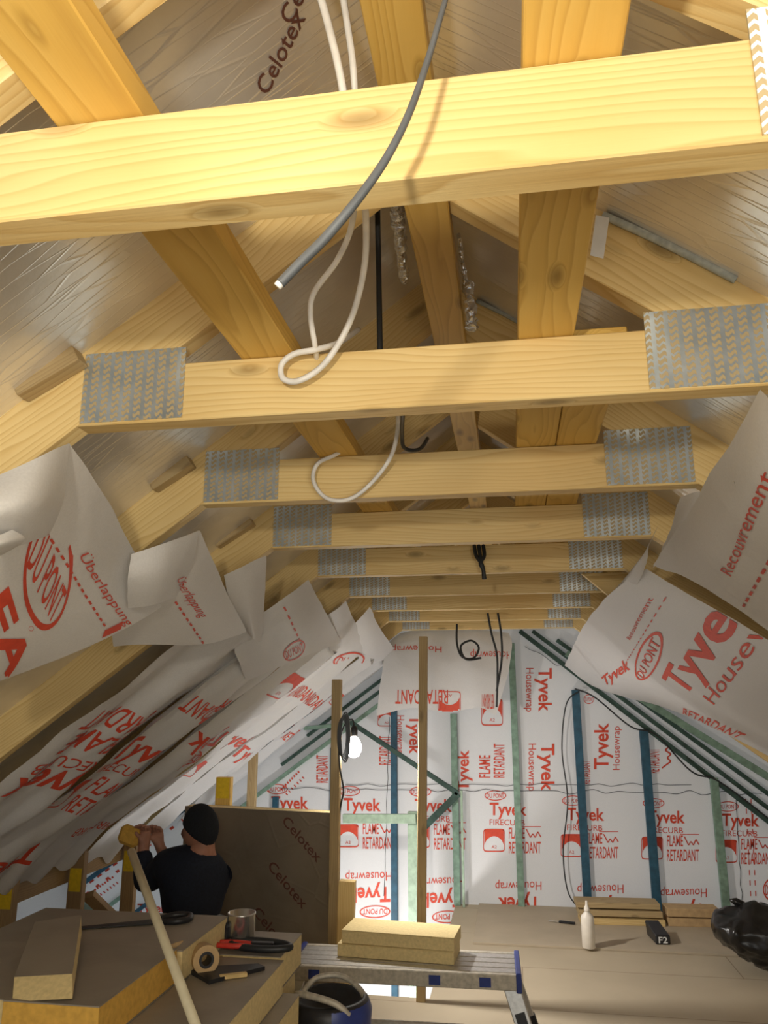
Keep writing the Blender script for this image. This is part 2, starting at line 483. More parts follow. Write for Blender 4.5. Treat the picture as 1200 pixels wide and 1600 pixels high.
# ================================================================== SETTING
YG = 6.30
HX0, HX1, HY0 = -1.75, -.475, 4.62                       # stair opening in front of the gable
fl = MB()
for x0, x1, y0, y1 in ((-3.6, 2.6, -1.8, 4.40), (HX1, 2.6, 4.40, YG), (-3.6, -1.02, 4.40, 4.75), (-3.6, -1.62, 4.75, 5.30), (-1.98, -1.62, 5.30, YG)):
    fl.box(x0, x1, y0, y1, -.18, 0)
struct(fl.build('floor', M['floor']))
g = Sheet()
g.mb.add([P(-3.9, YG, -3.2), P(2.7, YG, -3.2), P(2.7, YG, 1.2), P(-3.9, YG, 1.2)], [(0, 1, 2, 3)])
def wallpx(px, py): return aY(px, py, YG)
def wprint(shape, p0, p1, p2):
    A, B, C = wallpx(*p0), wallpx(*p1), wallpx(*p2)
    vs, fs = shape; b = len(g.inkv)
    g.inkv += [A + (B - A) * x + (C - A) * y + Vector((0, -.003, 0)) for x, y in vs]
    g.inkf += [[b + i for i in f] for f in fs]
TY = glyphs('Tyvek', .022); HW = glyphs('Housewrap'); FC = glyphs('FIRECURB'); FLM = glyphs('FLAME', .008); RET = glyphs('RETARDANT', .008)
def block(x, y, k=1.0, dup=True):                        # an upright print block, x,y = left end of the Tyvek baseline
    wprint(TY, (x, y), (x + 58 * k, y + 1), (x, y - 19 * k))
    wprint(FC, (x, y + 16 * k), (x + 55 * k, y + 17 * k), (x, y + 7 * k))
    wprint(icon(), (x - 10 * k, y + 58 * k), (x + 24 * k, y + 58 * k), (x - 10 * k, y + 22 * k))
    wprint(FLM, (x + 30 * k, y + 37 * k), (x + 55 * k, y + 37 * k), (x + 30 * k, y + 20 * k))
    wprint(houses(), (x + 57 * k, y + 37 * k), (x + 80 * k, y + 37 * k), (x + 57 * k, y + 22 * k))
    wprint(rect(0, 0, 1, 1), (x + 50 * k, y + 19 * k), (x + 80 * k, y + 19 * k), (x + 50 * k, y + 18 * k))
    wprint(RET, (x + 30 * k, y + 60 * k), (x + 80 * k, y + 60 * k), (x + 30 * k, y + 42 * k))
    wprint(oval_logo(), (x - 8 * k, y - 22 * k), (x + 26 * k, y - 22 * k), (x - 8 * k, y - 38 * k))
for x, y in ((424, 1263), (537, 1266), (648, 1267), (765, 1273), (886, 1281), (1012, 1285), (1128, 1290)): block(x, y)
def flipped(x, y, k=1.0):                                # upside-down print, x,y = right end of Housewrap baseline (top)
    wprint(HW, (x, y), (x - 72 * k, y + 2), (x, y + 14 * k))
    wprint(TY, (x - 2, y + 24 * k), (x - 68 * k, y + 26 * k), (x - 2, y + 47 * k))
    wprint(oval_logo(), (x - 2, y + 52 * k), (x - 50, y + 53 * k), (x - 2, y + 72 * k))
for x, y in ((612, 1362), (725, 1370), (846, 1377), (974, 1382), (1104, 1388)): flipped(x, y)
def side(x, y0, y1, w, cw=True, second=True):            # print turned a quarter; x = baseline
    if cw:
        wprint(TY, (x, y0), (x, y1), (x + w, y0)); 
        if second: wprint(HW, (x - 20, y0), (x - 20, y1), (x - 8, y0))
    else:
        wprint(TY, (x, y1), (x, y0), (x - w, y1))
        if second: wprint(HW, (x + 22, y1), (x + 22, y0), (x + 10, y1))
side(842, 1044, 1112, 20); side(846, 1162, 1236, 20); side(640, 1118, 1178, 17);
wprint(TY, (950, 1202), (950, 1130), (928, 1202)); wprint(HW, (968, 1203), (968, 1135), (957, 1203))
wprint(TY, (732, 1236), (732, 1172), (714, 1236)); wprint(FLM, (766, 1215), (766, 1180), (748, 1215)); wprint(RET, (788, 1215), (788, 1162), (771, 1215))
wprint(icon(), (752, 1134), (786, 1134), (752, 1092)); wprint(RET, (610, 1195), (610, 1150), (592, 1195)); wprint(icon(), (590, 1135), (618, 1135), (590, 1108))
wprint(RET, (512, 1223), (512, 1180), (494, 1223)); wprint(RET, (1030, 1208), (1030, 1170), (1012, 1208)); wprint(houses(), (1050, 1200), (1050, 1165), (1034, 1200))
wprint(RET, (922, 1225), (922, 1188), (910, 1225)); wprint(oval_logo(), (912, 1100), (928, 1100), (912, 1085)); wprint(oval_logo(), (1192, 1410), (1230, 1410), (1192, 1370))
wprint(TY, (215, 1425), (262, 1425), (215, 1412)); wprint(icon(), (228, 1454), (250, 1454), (228, 1436)); wprint(FC, (212, 1440), (240, 1440), (212, 1434))
for x0, y0, x1, y1 in ((80, 1425, 190, 1345), (205, 1330, 330, 1235), (300, 1260, 420, 1165), (420, 1150, 520, 1075), (440, 1235, 470, 1205), (145, 1395, 180, 1370), (380, 1300, 300, 1360)):
    wprint(dashes(9, .55), (x0, y0), (x1, y1), (x0 - 2, y0 - 2.5)); wprint(dashes(7, .3), (x0 + 9, y0 + 8), (x1 + 9, y1 + 8), (x0 + 6, y0 + 5))
for px in (1172, 1180): wprint(dashes(10, .5), (px, 1400), (px - 8, 1240), (px + 1.5, 1400))
gw = g.build('wall_back', None); struct(gw); gw['label'] = 'gable wall covered in white membrane printed in red'

# roof lining between and above the rafters
def slope_box(name, sx, x0, x1, off, th, mat):
    mb = MB(); zf = zl if sx < 0 else zr
    xs = (x0, x1)
    vs = []
    for dz in (off, off + th):
        for y in (-1.8, YG):
            for x in xs: vs.append(P(x, y, zf(x) + dz))
    mb.add(vs, [(0, 2, 3, 1), (4, 5, 7, 6), (0, 1, 5, 4), (2, 6, 7, 3), (0, 4, 6, 2), (1, 3, 7, 5)])
    return struct(mb.build(name, mat))
XM = (XL + XR) / 2
slope_box('ceiling_left', -1, -3.6, XM, .150, .06, M['foil'])
slope_box('ceiling_right', 1, XM, 2.6, .150, .06, M['foil'])
struct(MB().box(-3.7, -3.6, -1.8, YG, -1.7, 1.0).build('wall_left', M['tyvek']))
struct(MB().box(2.6, 2.7, -1.8, YG, -1.7, 1.0).build('wall_right', M['tyvek']))
struct(MB().box(-1.70, -1.62, 4.75, YG, -1.7, -.18).build('wall_stair', M['tyvek']))

# ================================================================== ROOF TRUSSES
TY_ = [.66, 1.27, 1.88, 2.50, 3.14, 3.80, 4.45, 5.10, 5.75]
TK = .045
APL = zl(XM)
def poly_part(name, poly, y0, y1, mat, parent, slope=None, bevel=.002):
    """polygon in the truss plane; local x follows the timber so the grain does too"""
    cx = sum(p[0] for p in poly) / len(poly); cz = sum(p[1] for p in poly) / len(poly)
    a = slope or 0; c, s = math.cos(-a), math.sin(-a)
    lp = [((x - cx) * c - (z - cz) * s, (x - cx) * s + (z - cz) * c) for x, z in poly]
    o = MB().prism(lp, y0, y1).build(name, mat, parent, bevel)
    o.location = Vector((cx, 0, cz + ZC)); o.rotation_euler = (0, -a, 0)
    return o
ang = math.atan(SL)
RV = .178
truss_labels = [
    'nearest pine roof truss crossing the top of the view, gray cable passing in front',
    'second pine roof truss from the front, white cable loop before it, large nail plates',
    'third pine roof truss from the front, lower white cable loop hanging before its beam',
    'fourth pine roof truss from the front, between the white loop and the black cable knot',
    'fifth pine roof truss from the front, small black cable knot hanging before its beam',
    'sixth pine roof truss from the front, just behind the one with the black cable knot',
    'seventh pine roof truss from the front, third one before the far gable wall',
    'eighth pine roof truss from the front, second to last before the gable wall',
    'last pine roof truss nearest the gable wall, above the white curtain sheet']
def make_truss():
    t = thing('roof_truss', truss_labels[0], 'roof truss', (0, TY_[0], 0), 'pine roof trusses along the attic')
    top = .62
    poly_part('collar_tie', [(XL, ZB), (XR, ZB), (XR - (top - ZB) / SL, top), (XL + (top - ZB) / SL, top)], 0, TK, M['pine'], t)
    xl = -3.0
    poly_part('rafter', [(xl, zl(xl)), (XM, APL), (XM, APL + RV), (xl, zl(xl) + RV)], 0, TK, M['pine'], t, ang)
    xr = 2.5
    poly_part('rafter', [(XM, APL), (xr, zr(xr)), (xr, zr(xr) + RV), (XM, APL + RV)], 0, TK, M['pine'], t, -ang)
    for x0, x1 in ((-.792, -.586), (.250, .457)):
        o = MB().box(-(x1 - x0) / 2, (x1 - x0) / 2, -.0022, 0, -.071, .071).build('nail_plate', M['plate'], t)
        o.location = Vector(((x0 + x1) / 2, 0, ZC + .581))
    return t
t0 = make_truss()
trusses = [t0]
for i, y in enumerate(TY_[1:], 1):
    r = t0.copy(); COL.objects.link(r); r.location = (0, y, 0); r['label'] = truss_labels[i]; trusses.append(r)
    for ch in list(t0.children):
        c = ch.copy(); COL.objects.link(c); c.parent = r
# legs of the trusses that stand in the left eaves, each with its yellow grading label
for i in (5, 6, 7):
    t = trusses[i]; x = -2.52
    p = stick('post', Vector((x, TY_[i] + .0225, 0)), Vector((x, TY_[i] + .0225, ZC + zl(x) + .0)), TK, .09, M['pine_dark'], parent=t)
    lz = {5: 1400, 6: 1375, 7: 1345}[i]; lp = aY({5: 27, 6: 122, 7: 190}[i], lz, TY_[i])
    q = MB().box(-.036, .036, -.0015, 0, -.062, .062).build('grading_label', M['yellow'], t)
    q.location = Vector((x, -.001, min(lp.z, ZC + zl(x) - .10)))
    for k, (dx, dz) in enumerate(((-.012, -.03), (.012, -.04), (-.01, .02))):
        pass

# short cleats screwed to the left rafters
for Y, pa, pb, lab in ((1.27, (28, 606), (122, 550), 'short wooden cleat screwed to the left rafter beside the nearest large nail plate'),
                       (1.88, (236, 755), (296, 716), 'small wooden cleat on the third left rafter, above the folded white sheet'),
                       (2.50, (336, 846), (392, 810), 'dusty wooden cleat on the fourth left rafter, above the second folded sheet')):
    a = aY(pa[0], pa[1], Y - .02); b = aY(pb[0], pb[1], Y - .02)
    stick('wood_cleat', a, b, .038, .055, M['pine_old'], lab, 'wood block', 'cleats on the left rafters')

# planks running along the attic on top of the collars
def plank(x0, x1, y0, y1, z0, z1, mat, label):
    o = stick('plank', P((x0 + x1) / 2, y0, (z0 + z1) / 2), P((x0 + x1) / 2, y1, (z0 + z1) / 2), x1 - x0, z1 - z0, mat)
    return tag(o, label, 'plank', 'long planks along the attic ridge')
plank(-.478, -.375, -.6, 3.05, .621, .66, M['pine_warm'], 'amber plank lying on the collar beams, left of the hanging cables')
plank(.035, .132, -.6, 5.9, .621, .66, M['pine_warm'], 'amber plank lying on the collar beams, right of the hanging cables')
plank(.134, .232, 1.33, 5.9, .621, .66, M['pine_warm'], 'amber plank butted against the right side of another, behind the second truss')
plank(-.165, -.083, -.6, 5.9, .90, .945, M['pine_warm'], 'dark amber ridge plank high up under the roof peak')

# foam beads and small scraps along the rafter tops
def bead(name, pts, r, mat, label, cat):
    o = MB().tube(spline(pts, 6), r, 7).build(name, mat); centre(o); return tag(o, label, cat)
rr = lambda px, py, Y, k=0: aY(px, py, Y)
bead('foam_bead', [aY(942, 336, 1.262), aY(1000, 362, 1.262), aY(1075, 398, 1.262), aY(1150, 437, 1.262)], .0075, M['foam'], 'grey foam bead along the top of the right rafter near the white tag', 'foam')
bead('foam_bead', [aY(128, 530, 1.264), aY(180, 496, 1.264), aY(272, 430, 1.264)], .005, M['foam'], 'thin grey foam bead along the top of the left rafter above the nail plate', 'foam')
bead('foam_bead', [aY(745, 470, 1.872), aY(790, 492, 1.872), aY(810, 503, 1.872)], .006, M['foam'], 'short foam bead on the rafter behind the right hanging plank', 'foam')
tg = MB().add([aY(931, 336, 1.24), aY(952, 340, 1.24), aY(943, 404, 1.24), aY(922, 399, 1.24), aY(931, 336, 1.238), aY(952, 340, 1.238), aY(943, 404, 1.238), aY(922, 399, 1.238)],
     [(0, 1, 2, 3), (7, 6, 5, 4), (0, 4, 5, 1), (1, 5, 6, 2), (2, 6, 7, 3), (3, 7, 4, 0)]).build('paper_tag', M['paper'])
tag(centre(tg), 'small white tag hanging on the right rafter beside the amber plank', 'tag')
def crumple(name, a, b, r, label, seed=0, n=26):
    a, b = Vector(a), Vector(b); mb = MB(); pts = [a.lerp(b, i / n) for i in range(n + 1)]
    mb.tube(pts, [r * (.6 + .6 * abs(noise.noise(Vector((i * .7 + seed, 0, 0))))) for i in range(n + 1)], 12)
    for v in mb.v: v += noise.noise_vector(v * 60 + Vector((seed, 0, 0))) * r * .45
    for i in range(len(mb.sm)): mb.sm[i] = False
    o = mb.build(name, M['foil_crump']); centre(o); return tag(o, label, 'foil')
crumple('foil_strip', aY(731, 440, 1.6), aY(738, 512, 1.6), .017, 'crumpled silver foil strip hanging beside the ridge plank', 3)
crumple('foil_strip', aY(716, 365, 1.55), aY(728, 450, 1.6), .007, 'thin crumpled foil edge along the ridge plank', 9)
crumple('foil_strip', aR(1152, 752, .14), aR(1215, 728, .14), .016, 'crumpled silver foil lump on the right hanging sheet', 5)
crumple('foil_strip', aY(1052, 770, 2.45), aY(1085, 772, 2.45), .014, 'shiny foil scrap behind the end of the third right nail plate', 6)
crumple('foil_strip', aY(600, 140, 1.02), aY(632, 440, 1.75), .016, 'crinkled golden foil edge along the left of the ridge plank', 12, 60)

# ================================================================== MEMBRANE SHEETS, LEFT
def near(p):                                             # keep a sheet point clear of the gable wall
    e = Vector((0, 0, ZC)); return p if p.y <= 6.2 else e + (p - e) * (6.2 / p.y)
def LP(rows): return [[near(aL(*p)) for p in r] for r in rows]
def RP(rows): return [[near(aR(*p)) for p in r] for r in rows]
s = Sheet()
s.patch(LP([[(110, 693, .10), (165, 775, .09), (215, 870, .09), (267, 940, .12)],
            [(40, 735, .12), (95, 840, .14), (132, 930, .15), (182, 990, .16)],
            [(-30, 780, .12), (20, 890, .16), (52, 980, .17), (90, 1030, .17)],
            [(-100, 830, .12), (-60, 950, .16), (-35, 1040, .17), (-10, 1068, .16)]]), 8, .004, 1, 5)
s.patch(LP([[(110, 693, .102), (50, 720, .15), (-60, 768, .16)],
            [(99, 780, .16), (45, 792, .23), (-60, 815, .24)],
            [(76, 836, .165), (32, 850, .22), (-60, 868, .23)]]), 8, .004, 2, 6)
s.patch(LP([[(18, 826, .235), (-10, 838, .25), (-50, 850, .25)], [(40, 842, .24), (0, 850, .27), (-50, 862, .27)], [(2, 868, .22), (-20, 878, .24), (-50, 886, .24)]]), 5, .003, 3, 6)
s.ink(glyphs('Überlappung'), (122, 868), (196, 978), (137, 862), 14, 3)
s.ink(oval_logo(), (20, 905), (72, 1010), (56, 832), 14, 8)
s.ink(dashes(14, .55), (76, 842), (164, 982), (80, 840), 20, 1)
s.ink(glyphs('FA', .03), (-30, 950), (12, 1062), (12, 915), 8, 6)
s.ink(rect(0, 0, 1, 1), (158, 996), (188, 982), (163, 984), 3, 2)
s.ink(ring(.5, .5, .5, .5, .1), (44, 985), (52, 985), (44, 977))
s.build('membrane_sheet', 'nearest loose white membrane flap at left, folded over, red oval and dashed overlap line')

s = Sheet()
s.patch(LP([[(312, 829, .08), (335, 880, .09), (358, 932, .10), (385, 987, .12)],
            [(265, 846, .09), (285, 897, .12), (302, 952, .13), (322, 1006, .14)],
            [(215, 864, .08), (225, 912, .11), (232, 962, .12), (236, 1008, .13)],
            [(160, 890, .06), (168, 932, .09), (172, 980, .10), (176, 1012, .10)]]), 8, .004, 4, 6)
s.patch(LP([[(312, 829, .082), (265, 846, .11), (205, 866, .11)], [(300, 880, .12), (255, 896, .16), (200, 906, .15)], [(276, 932, .13), (240, 946, .17), (200, 950, .15)]]), 8, .003, 5, 6)
s.ink(glyphs('Überlappung'), (276, 905), (312, 965), (288, 900), 10, 3)
s.ink(dashes(9, .55), (272, 940), (318, 1008), (275, 938), 12, 1)
s.build('membrane_sheet', 'second white membrane flap at left, tucked behind the nearest one, with dashed red line')

s = Sheet()
s.patch(LP([[(416, 868, .07), (414, 930, .09), (408, 1002, .10)], [(380, 884, .08), (388, 940, .11), (396, 1000, .12)], [(350, 898, .07), (362, 950, .09), (388, 992, .10)]]), 8, .004, 6, 8)
s.build('membrane_sheet', 'narrow plain grey-white membrane flap hanging right of the two printed left flaps')
s = Sheet()
s.patch(LP([[(482, 906, .06), (505, 950, .08), (534, 1004, .09)], [(446, 932, .08), (468, 975, .11), (490, 1020, .12)], [(410, 958, .07), (425, 1000, .10), (440, 1040, .11)], [(360, 990, .06), (372, 1030, .09), (385, 1065, .09)]]), 8, .005, 7, 8)
s.ink(oval_logo(), (446, 1038), (478, 1020), (440, 1012), 6, 4); s.ink(dashes(7, .5), (442, 948), (472, 1012), (445, 947), 8, 1)
s.build('membrane_sheet', 'peaked white membrane flap with a small red oval, below the sixth truss at left')
s = Sheet()
s.patch(LP([[(540, 938, .05), (556, 975, .06), (580, 1020, .07)], [(528, 950, .06), (535, 985, .08), (548, 1030, .09)], [(505, 965, .05), (512, 1000, .07), (520, 1040, .08)]]), 6, .004, 8, 9)
s.patch(LP([[(578, 948, .05), (596, 985, .06), (622, 1022, .06)], [(566, 962, .06), (580, 1000, .08), (598, 1032, .08)], [(548, 980, .05), (556, 1012, .07), (566, 1042, .07)]]), 6, .004, 9, 9)
s.ink(oval_logo(), (532, 1052), (562, 1048), (530, 1015), 6, 4)
s.build('membrane_sheet', 'crumpled far end of the left membrane beside the hanging curtain sheet')

# strips that run down the slope between the rafters
strip_labels = ['left sloped membrane strip nearest the camera, upside-down red letters, under the brown rafter',
                'left sloped membrane strip with upright red letters and a red square print',
                'left sloped membrane strip with upside-down letters and small oval, third from the camera',
                'left sloped membrane strip, fourth from the camera, with creased folds',
                'left sloped membrane strip, second to last before the gable wall',
                'left sloped membrane strip next to the gable wall']
edges = TY_[3:] + [YG - .03]
def slopeP(x, y, d): return P(x, y, zl(x) - d / CS)
def strip(i):
    y0, y1 = edges[i], edges[i + 1]; s = Sheet(); rows = []
    x_top = (-.98, -1.0, -.98, -.98, -.97, -.97)[i]; x_bot = (-2.42, -2.5, -2.52, -2.56, -2.6, -2.5)[i]
    over = .09 if i in (0, 1, 2) else .03
    for a in range(9):
        x = x_top + (x_bot - x_top) * a / 8; r = []
        for b in range(7):
            v = b / 6; y = min(y0 + .03 + (y1 + over - y0 - .03) * v, YG - .05)
            d = .012 + .055 * math.sin(math.pi * v) + .028 * math.sin(v * 13 + i * 2 + .8 * math.sin(a * .9 + i)) * (1 if 0 < b < 6 else .3)
            if b == 0: d = .05
            d += .03 * noise.noise(Vector((x * 3, y * 4, i))) + .01 + (.05 if a == 8 else 0)
            r.append(slopeP(x, y, max(d, .012)))
        rows.append(r)
    s.patch(rows, 6, .009, 20 + i, 7)
    def T(shape, x, y, wy, hx, nx=8, ny=3):              # x,y on the slope: start of the baseline
        A = slopeP(x, y, .05); s.frame(shape, A, slopeP(x, y + wy, .05), slopeP(x + hx, y, .05), nx, ny, .25)
    if i == 0:
        T(TY, -1.72, 3.16, -.58, -.115, 10, 4); T(FC, -1.66, 3.10, -.5, -.045); T(FLM, -1.54, 2.98, -.34, -.085); T(RET, -1.43, 3.05, -.46, -.085)
        T(icon(), -1.60, 3.2, -.13, .12, 4, 4)
    if i == 1:
        T(TY, -1.72, 3.22, .5, .11, 10, 4); T(FC, -1.80, 3.22, .4, .045); T(icon(), -2.02, 3.2, .16, .17, 4, 4); T(RET, -2.03, 3.4, .4, .085); T(FLM, -1.92, 3.4, .22, .085)
        T(RET, -1.38, 3.75, -.42, -.08); T(icon(), -1.42, 3.78, -.12, -.12)
        T(TY, -2.3, 3.75, -.5, -.10)
    if i == 2:
        T(TY, -1.62, 4.42, -.45, -.10, 10, 4); T(oval_logo(), -1.75, 4.4, -.3, -.11); T(icon(), -1.35, 4.4, -.2, .16, 4, 4); T(FC, -2.25, 4.3, -.35, -.05)
    if i == 3: T(TY, -1.75, 4.55, .42, .10, 8, 3); T(RET, -1.35, 4.6, .35, .08); T(icon(), -2.0, 4.6, .16, .12, 4, 4)
    if i == 4: T(icon(), -1.5, 5.5, .14, .12, 4, 4); T(RET, -1.42, 5.2, .3, .08); T(TY, -1.9, 5.25, .35, .09)
    if i == 5: T(RET, -1.75, 5.85, .3, .07); T(icon(), -1.4, 5.9, .14, .1, 4, 4)
    return s.build('membrane_sheet', strip_labels[i])
for i in range(6): strip(i)

# ================================================================== MEMBRANE SHEETS, RIGHT
s = Sheet()
s.patch(RP([[(1008, 888, .02), (1065, 922, .03), (1137, 962, .03), (1217, 1012, .03), (1312, 1068, .03)],
            [(950, 930, .09), (1012, 985, .10), (1082, 1040, .10), (1165, 1095, .10), (1262, 1150, .09)],
            [(908, 985, .08), (968, 1035, .12), (1040, 1078, .13), (1122, 1120, .12), (1240, 1175, .10)],
            [(882, 1040, .06), (935, 1076, .08), (1030, 1103, .09), (1108, 1134, .08), (1218, 1190, .07)]]), 8, .006, 40, 6)
s.ink(oval_logo(), (1010, 1070), (1050, 1000), (985, 1052), 12, 6)
s.frame(TY, aR(1078, 1076, .09), aR(1175, 950, .09), aR(1040, 1050, .09), 12, 5, .2)
s.frame(HW, aR(1122, 1092, .09), aR(1250, 925, .09), aR(1104, 1078, .09), 16, 3, .2)
s.ink(dashes(22, .5), (1040, 932), (965, 1055), (1042, 933), 26, 1)
s.ink(glyphs('Recouvrement'), (985, 1000), (1022, 935), (979, 996), 10, 2)
s.ink(TY, (945, 1072), (985, 1045), (940, 1058), 6, 3)
s.ink(RET, (1065, 1120), (1150, 1156), (1068, 1105), 10, 3)
s.build('membrane_sheet', 'large white membrane sheet on the right slope with big red lettering and oval logo')
s = Sheet()
s.patch(RP([[(1192, 606, .10), (1128, 712, .10), (1072, 808, .08), (1020, 884, .07)],
            [(1215, 640, .16), (1172, 745, .17), (1128, 840, .15), (1082, 908, .11)],
            [(1300, 700, .15), (1250, 800, .18), (1200, 895, .16), (1172, 965, .12)],
            [(1380, 780, .12), (1330, 880, .15), (1280, 970, .14), (1262, 1030, .10)]]), 8, .005, 41, 6)
s.ink(glyphs('Recouvrement'), (1143, 900), (1215, 742), (1126, 890), 14, 3)
s.ink(dashes(9, .55), (1160, 946), (1225, 830), (1164, 948), 12, 1)
s.build('membrane_sheet', 'nearest loose membrane flap at right edge with Recouvrement lettering and red dashes')
s = Sheet()
s.patch(RP([[(1112, 776, .05), (1085, 768, .05), (1062, 778, .04)], [(1085, 826, .07), (1062, 824, .07), (1044, 836, .05)], [(1040, 884, .06), (1030, 882, .06), (1020, 888, .05)]]), 7, .003, 42, 8)
s.patch(RP([[(1030, 820, .03), (1015, 850, .04), (1010, 880, .04)], [(1005, 865, .05), (985, 900, .06), (990, 920, .06)], [(960, 925, .04), (945, 938, .05), (950, 950, .05)]]), 7, .004, 43, 8)
s.build('membrane_sheet', 'small grey membrane flap curled behind the nearest right flap')
wd = MB().prism([(-.12, .05), (.12, .05), (.09, -.075), (.0, -.06)], 0, .03).build('wood_offcut', M['pine'], None, .001)
wd.location = aY(952, 912, 3.6); tag(wd, 'triangular pine offcut stuck above the right membrane sheet', 'wood block')

# curtain sheet below the last truss
s = Sheet(); Yc = 5.86
crow = []
for yy, xs, dy in ((983, (625, 662, 700, 745, 795), 0), (1003, (606, 655, 700, 745, 800), -.03), (1050, (596, 650, 700, 745, 792), -.05), (1106, (588, 650, 698, 745, 775), -.04)):
    crow.append([aY(x, yy + (6 if k in (0, 4) else 0) + (6 if yy > 1100 and k % 2 == 0 else 0), Yc + dy - .03 * (k % 2)) for k, x in enumerate(xs)])
s.patch(crow, 7, .008, 50, 7)
s.ink(glyphs('Housewrap'), (690, 1010), (612, 1010), (690, 1020), 8, 2); s.ink(glyphs('Housewrap'), (800, 1018), (735, 1018), (800, 1030), 8, 2)
s.ink(RET, (700, 1078), (618, 1078), (700, 1100), 10, 3); s.ink(icon(), (720, 1080), (684, 1080), (720, 1112), 5, 4); s.ink(RET, (772, 1085), (752, 1085), (772, 1108), 5, 3)
s.build('membrane_sheet', 'creamy white membrane curtain hanging below the last truss before the gable')

# ================================================================== GABLE FRAMING
def stud(px0, py0, px1, py1, Y, w, d, mat, label, name='wall_stud', group='treated timber studs on the gable wall', down=None):
    a = aY(px0, py0, Y); b = aY(px1, py1, Y)
    if down is not None: b.z = down
    x = (a.x + b.x) / 2; a.x = b.x = x
    return tag(stick(name, b, a, d, w, mat), label, 'stud', group)
YS = YG - .03
stud(430, 1245, 430, 1300, YS, .045, .04, M['bluegreen'], 'short blue stud on the gable wall peeking above the foil board', down=0)
stud(520, 1168, 520, 1300, YS, .042, .04, M['bluegreen'], 'blue gable stud just left of the tall post with the light bulb', down=-.5)
stud(615, 1105, 617, 1400, YS, .048, .04, M['bluegreen'], 'dark blue gable stud between the two tall wooden posts', down=-1.7)
stud(710, 1115, 713, 1400, YS, .05, .04, M['green'], 'green gable stud where the two dark braces meet', down=0.0)
stud(798, 1005, 815, 1400, YS, .05, .04, M['green'], 'tall green gable stud right of the hanging curtain sheet', down=0.0)
stud(897, 1078, 920, 1400, YS, .058, .04, M['bluegreen'], 'dark blue gable stud above the white bottle, wire looped beside it', down=0.0)
stud(1004, 1140, 1027, 1400, YS, .062, .04, M['bluegreen'], 'dark blue gable stud above the stacked planks', down=0.0)
stud(1113, 1215, 1135, 1400, YS, .055, .04, M['green'], 'green gable stud behind the black bag', down=0.0)
stud(722, 1235, 724, 1430, YS - .05, .018, .018, M['greenlit'], 'thin pale green strip beside the green stud where the braces meet', down=0.0)
def gbar(p, q, Y, w, mat, label, d=.03, cat='batten', name='batten', group=None):
    return tag(stick(name, aY(*p, Y), aY(*q, Y), d, w, mat), label, cat, group)
GR = 'dark battens along the right gable rake'
gbar((812, 986), (1230, 1306), YG - .02, .035, M['darkgreen'], 'lowest dark batten of the bundle along the right gable rake', group=GR)
gbar((832, 986), (1230, 1285), YG - .02, .03, M['darkgreen'], 'second lowest dark batten of the bundle along the right gable rake', group=GR)
gbar((870, 1000), (1230, 1262), YG - .02, .03, M['darkgreen'], 'second highest dark batten of the bundle along the right gable rake', group=GR)
gbar((885, 1020), (1230, 1232), YG - .06, .05, M['green'], 'highest green batten of the bundle along the right gable rake, under the membrane sheet', group=GR)
GL = 'dark battens along the left gable rake'
gbar((620, 1020), (60, 1432), YG - .02, .035, M['bluegreen'], 'topmost long dark batten along the left gable rake', group=GL)
gbar((615, 1048), (480, 1150), YG - .02, .025, M['darkgreen'], 'second dark batten along the left gable rake, just above the light bulb', group=GL)
gbar((610, 1068), (440, 1195), YG - .02, .025, M['darkgreen'], 'third dark batten along the left gable rake, reaching the green tie', group=GL)
gbar((600, 1095), (100, 1468), YG - .02, .03, M['green'], 'lowest green batten along the left gable rake', group=GL)
gbar((230, 1412), (140, 1478), YG - .02, .03, M['bluegreen'], 'short dark batten low in the left corner of the gable', group=GL)
gbar((475, 1138), (540, 1132), YG - .08, .03, M['green'], 'short green tie across the left rake battens beside the tall post', cat='brace', name='brace')
gbar((535, 1120), (716, 1240), YG - .09, .035, M['darkgreen'], 'dark green brace slanting down from the tall post to the green stud', cat='brace', name='brace')
gbar((716, 1240), (655, 1300), YG - .09, .05, M['darkgreen'], 'dark green brace slanting down left from the green stud', cat='brace', name='brace')
gbar((536, 1279), (650, 1279), 5.75, .062, M['greenlit'], 'lit green timber rail between the tall post and the green post', cat='rail', name='handrail')
gp = stud(646, 1268, 646, 1500, 5.80, .07, .05, M['greenlit'], 'lit green newel post standing in the stair opening', 'newel_post', None, down=-1.7)
# overlap seams: dark wavy edges of the wall sheets
def wire(name, pts, r, mat, label, cat='cable', group=None, n=8):
    o = MB().tube(spline(pts, n), r, 7).build(name, mat); centre(o); return tag(o, label, cat, group)
def wob(x0, y0, x1, y1, n, amp, seed):
    return [aY(x0 + (x1 - x0) * i / n + amp * .3 * noise.noise(Vector((i * 1.3, seed, 1))), y0 + (y1 - y0) * i / n + amp * noise.noise(Vector((i * .9, seed, 0))), YG - .006) for i in range(n + 1)]
for k, (a, lab) in enumerate((((440, 1232, 1190, 1240, 40), 'upper wavy dark edge of the sheet overlap across the gable wall'),
               ((540, 1226, 1080, 1226, 30), 'second wavy dark edge of the sheet overlap across the gable wall'),
               ((1150, 1250, 1160, 1420, 14), 'vertical crinkled edge line on the gable wall at far right'),
               ((820, 1010, 940, 1075, 12), 'faint crinkled edge line under the right rake'),
               ((608, 1120, 600, 1400, 14), 'thin dark vertical line beside the dark blue gable stud'))):
    o = MB().tube(spline(wob(*a[:4], a[4], 7, k), 3), .0022, 5).build('trim_%d' % (k + 1), M['blackmark']); struct(o)
wire('wire', [aY(905, 1080, 6.2), aY(885, 1100, 6.22), aY(878, 1170, 6.24), aY(887, 1250, 6.24), aY(880, 1330, 6.24), aY(888, 1395, 6.22), aY(912, 1425, 6.1)], .005, M['cable_black'], 'thin black wire hanging left of the blue stud above the bottle')
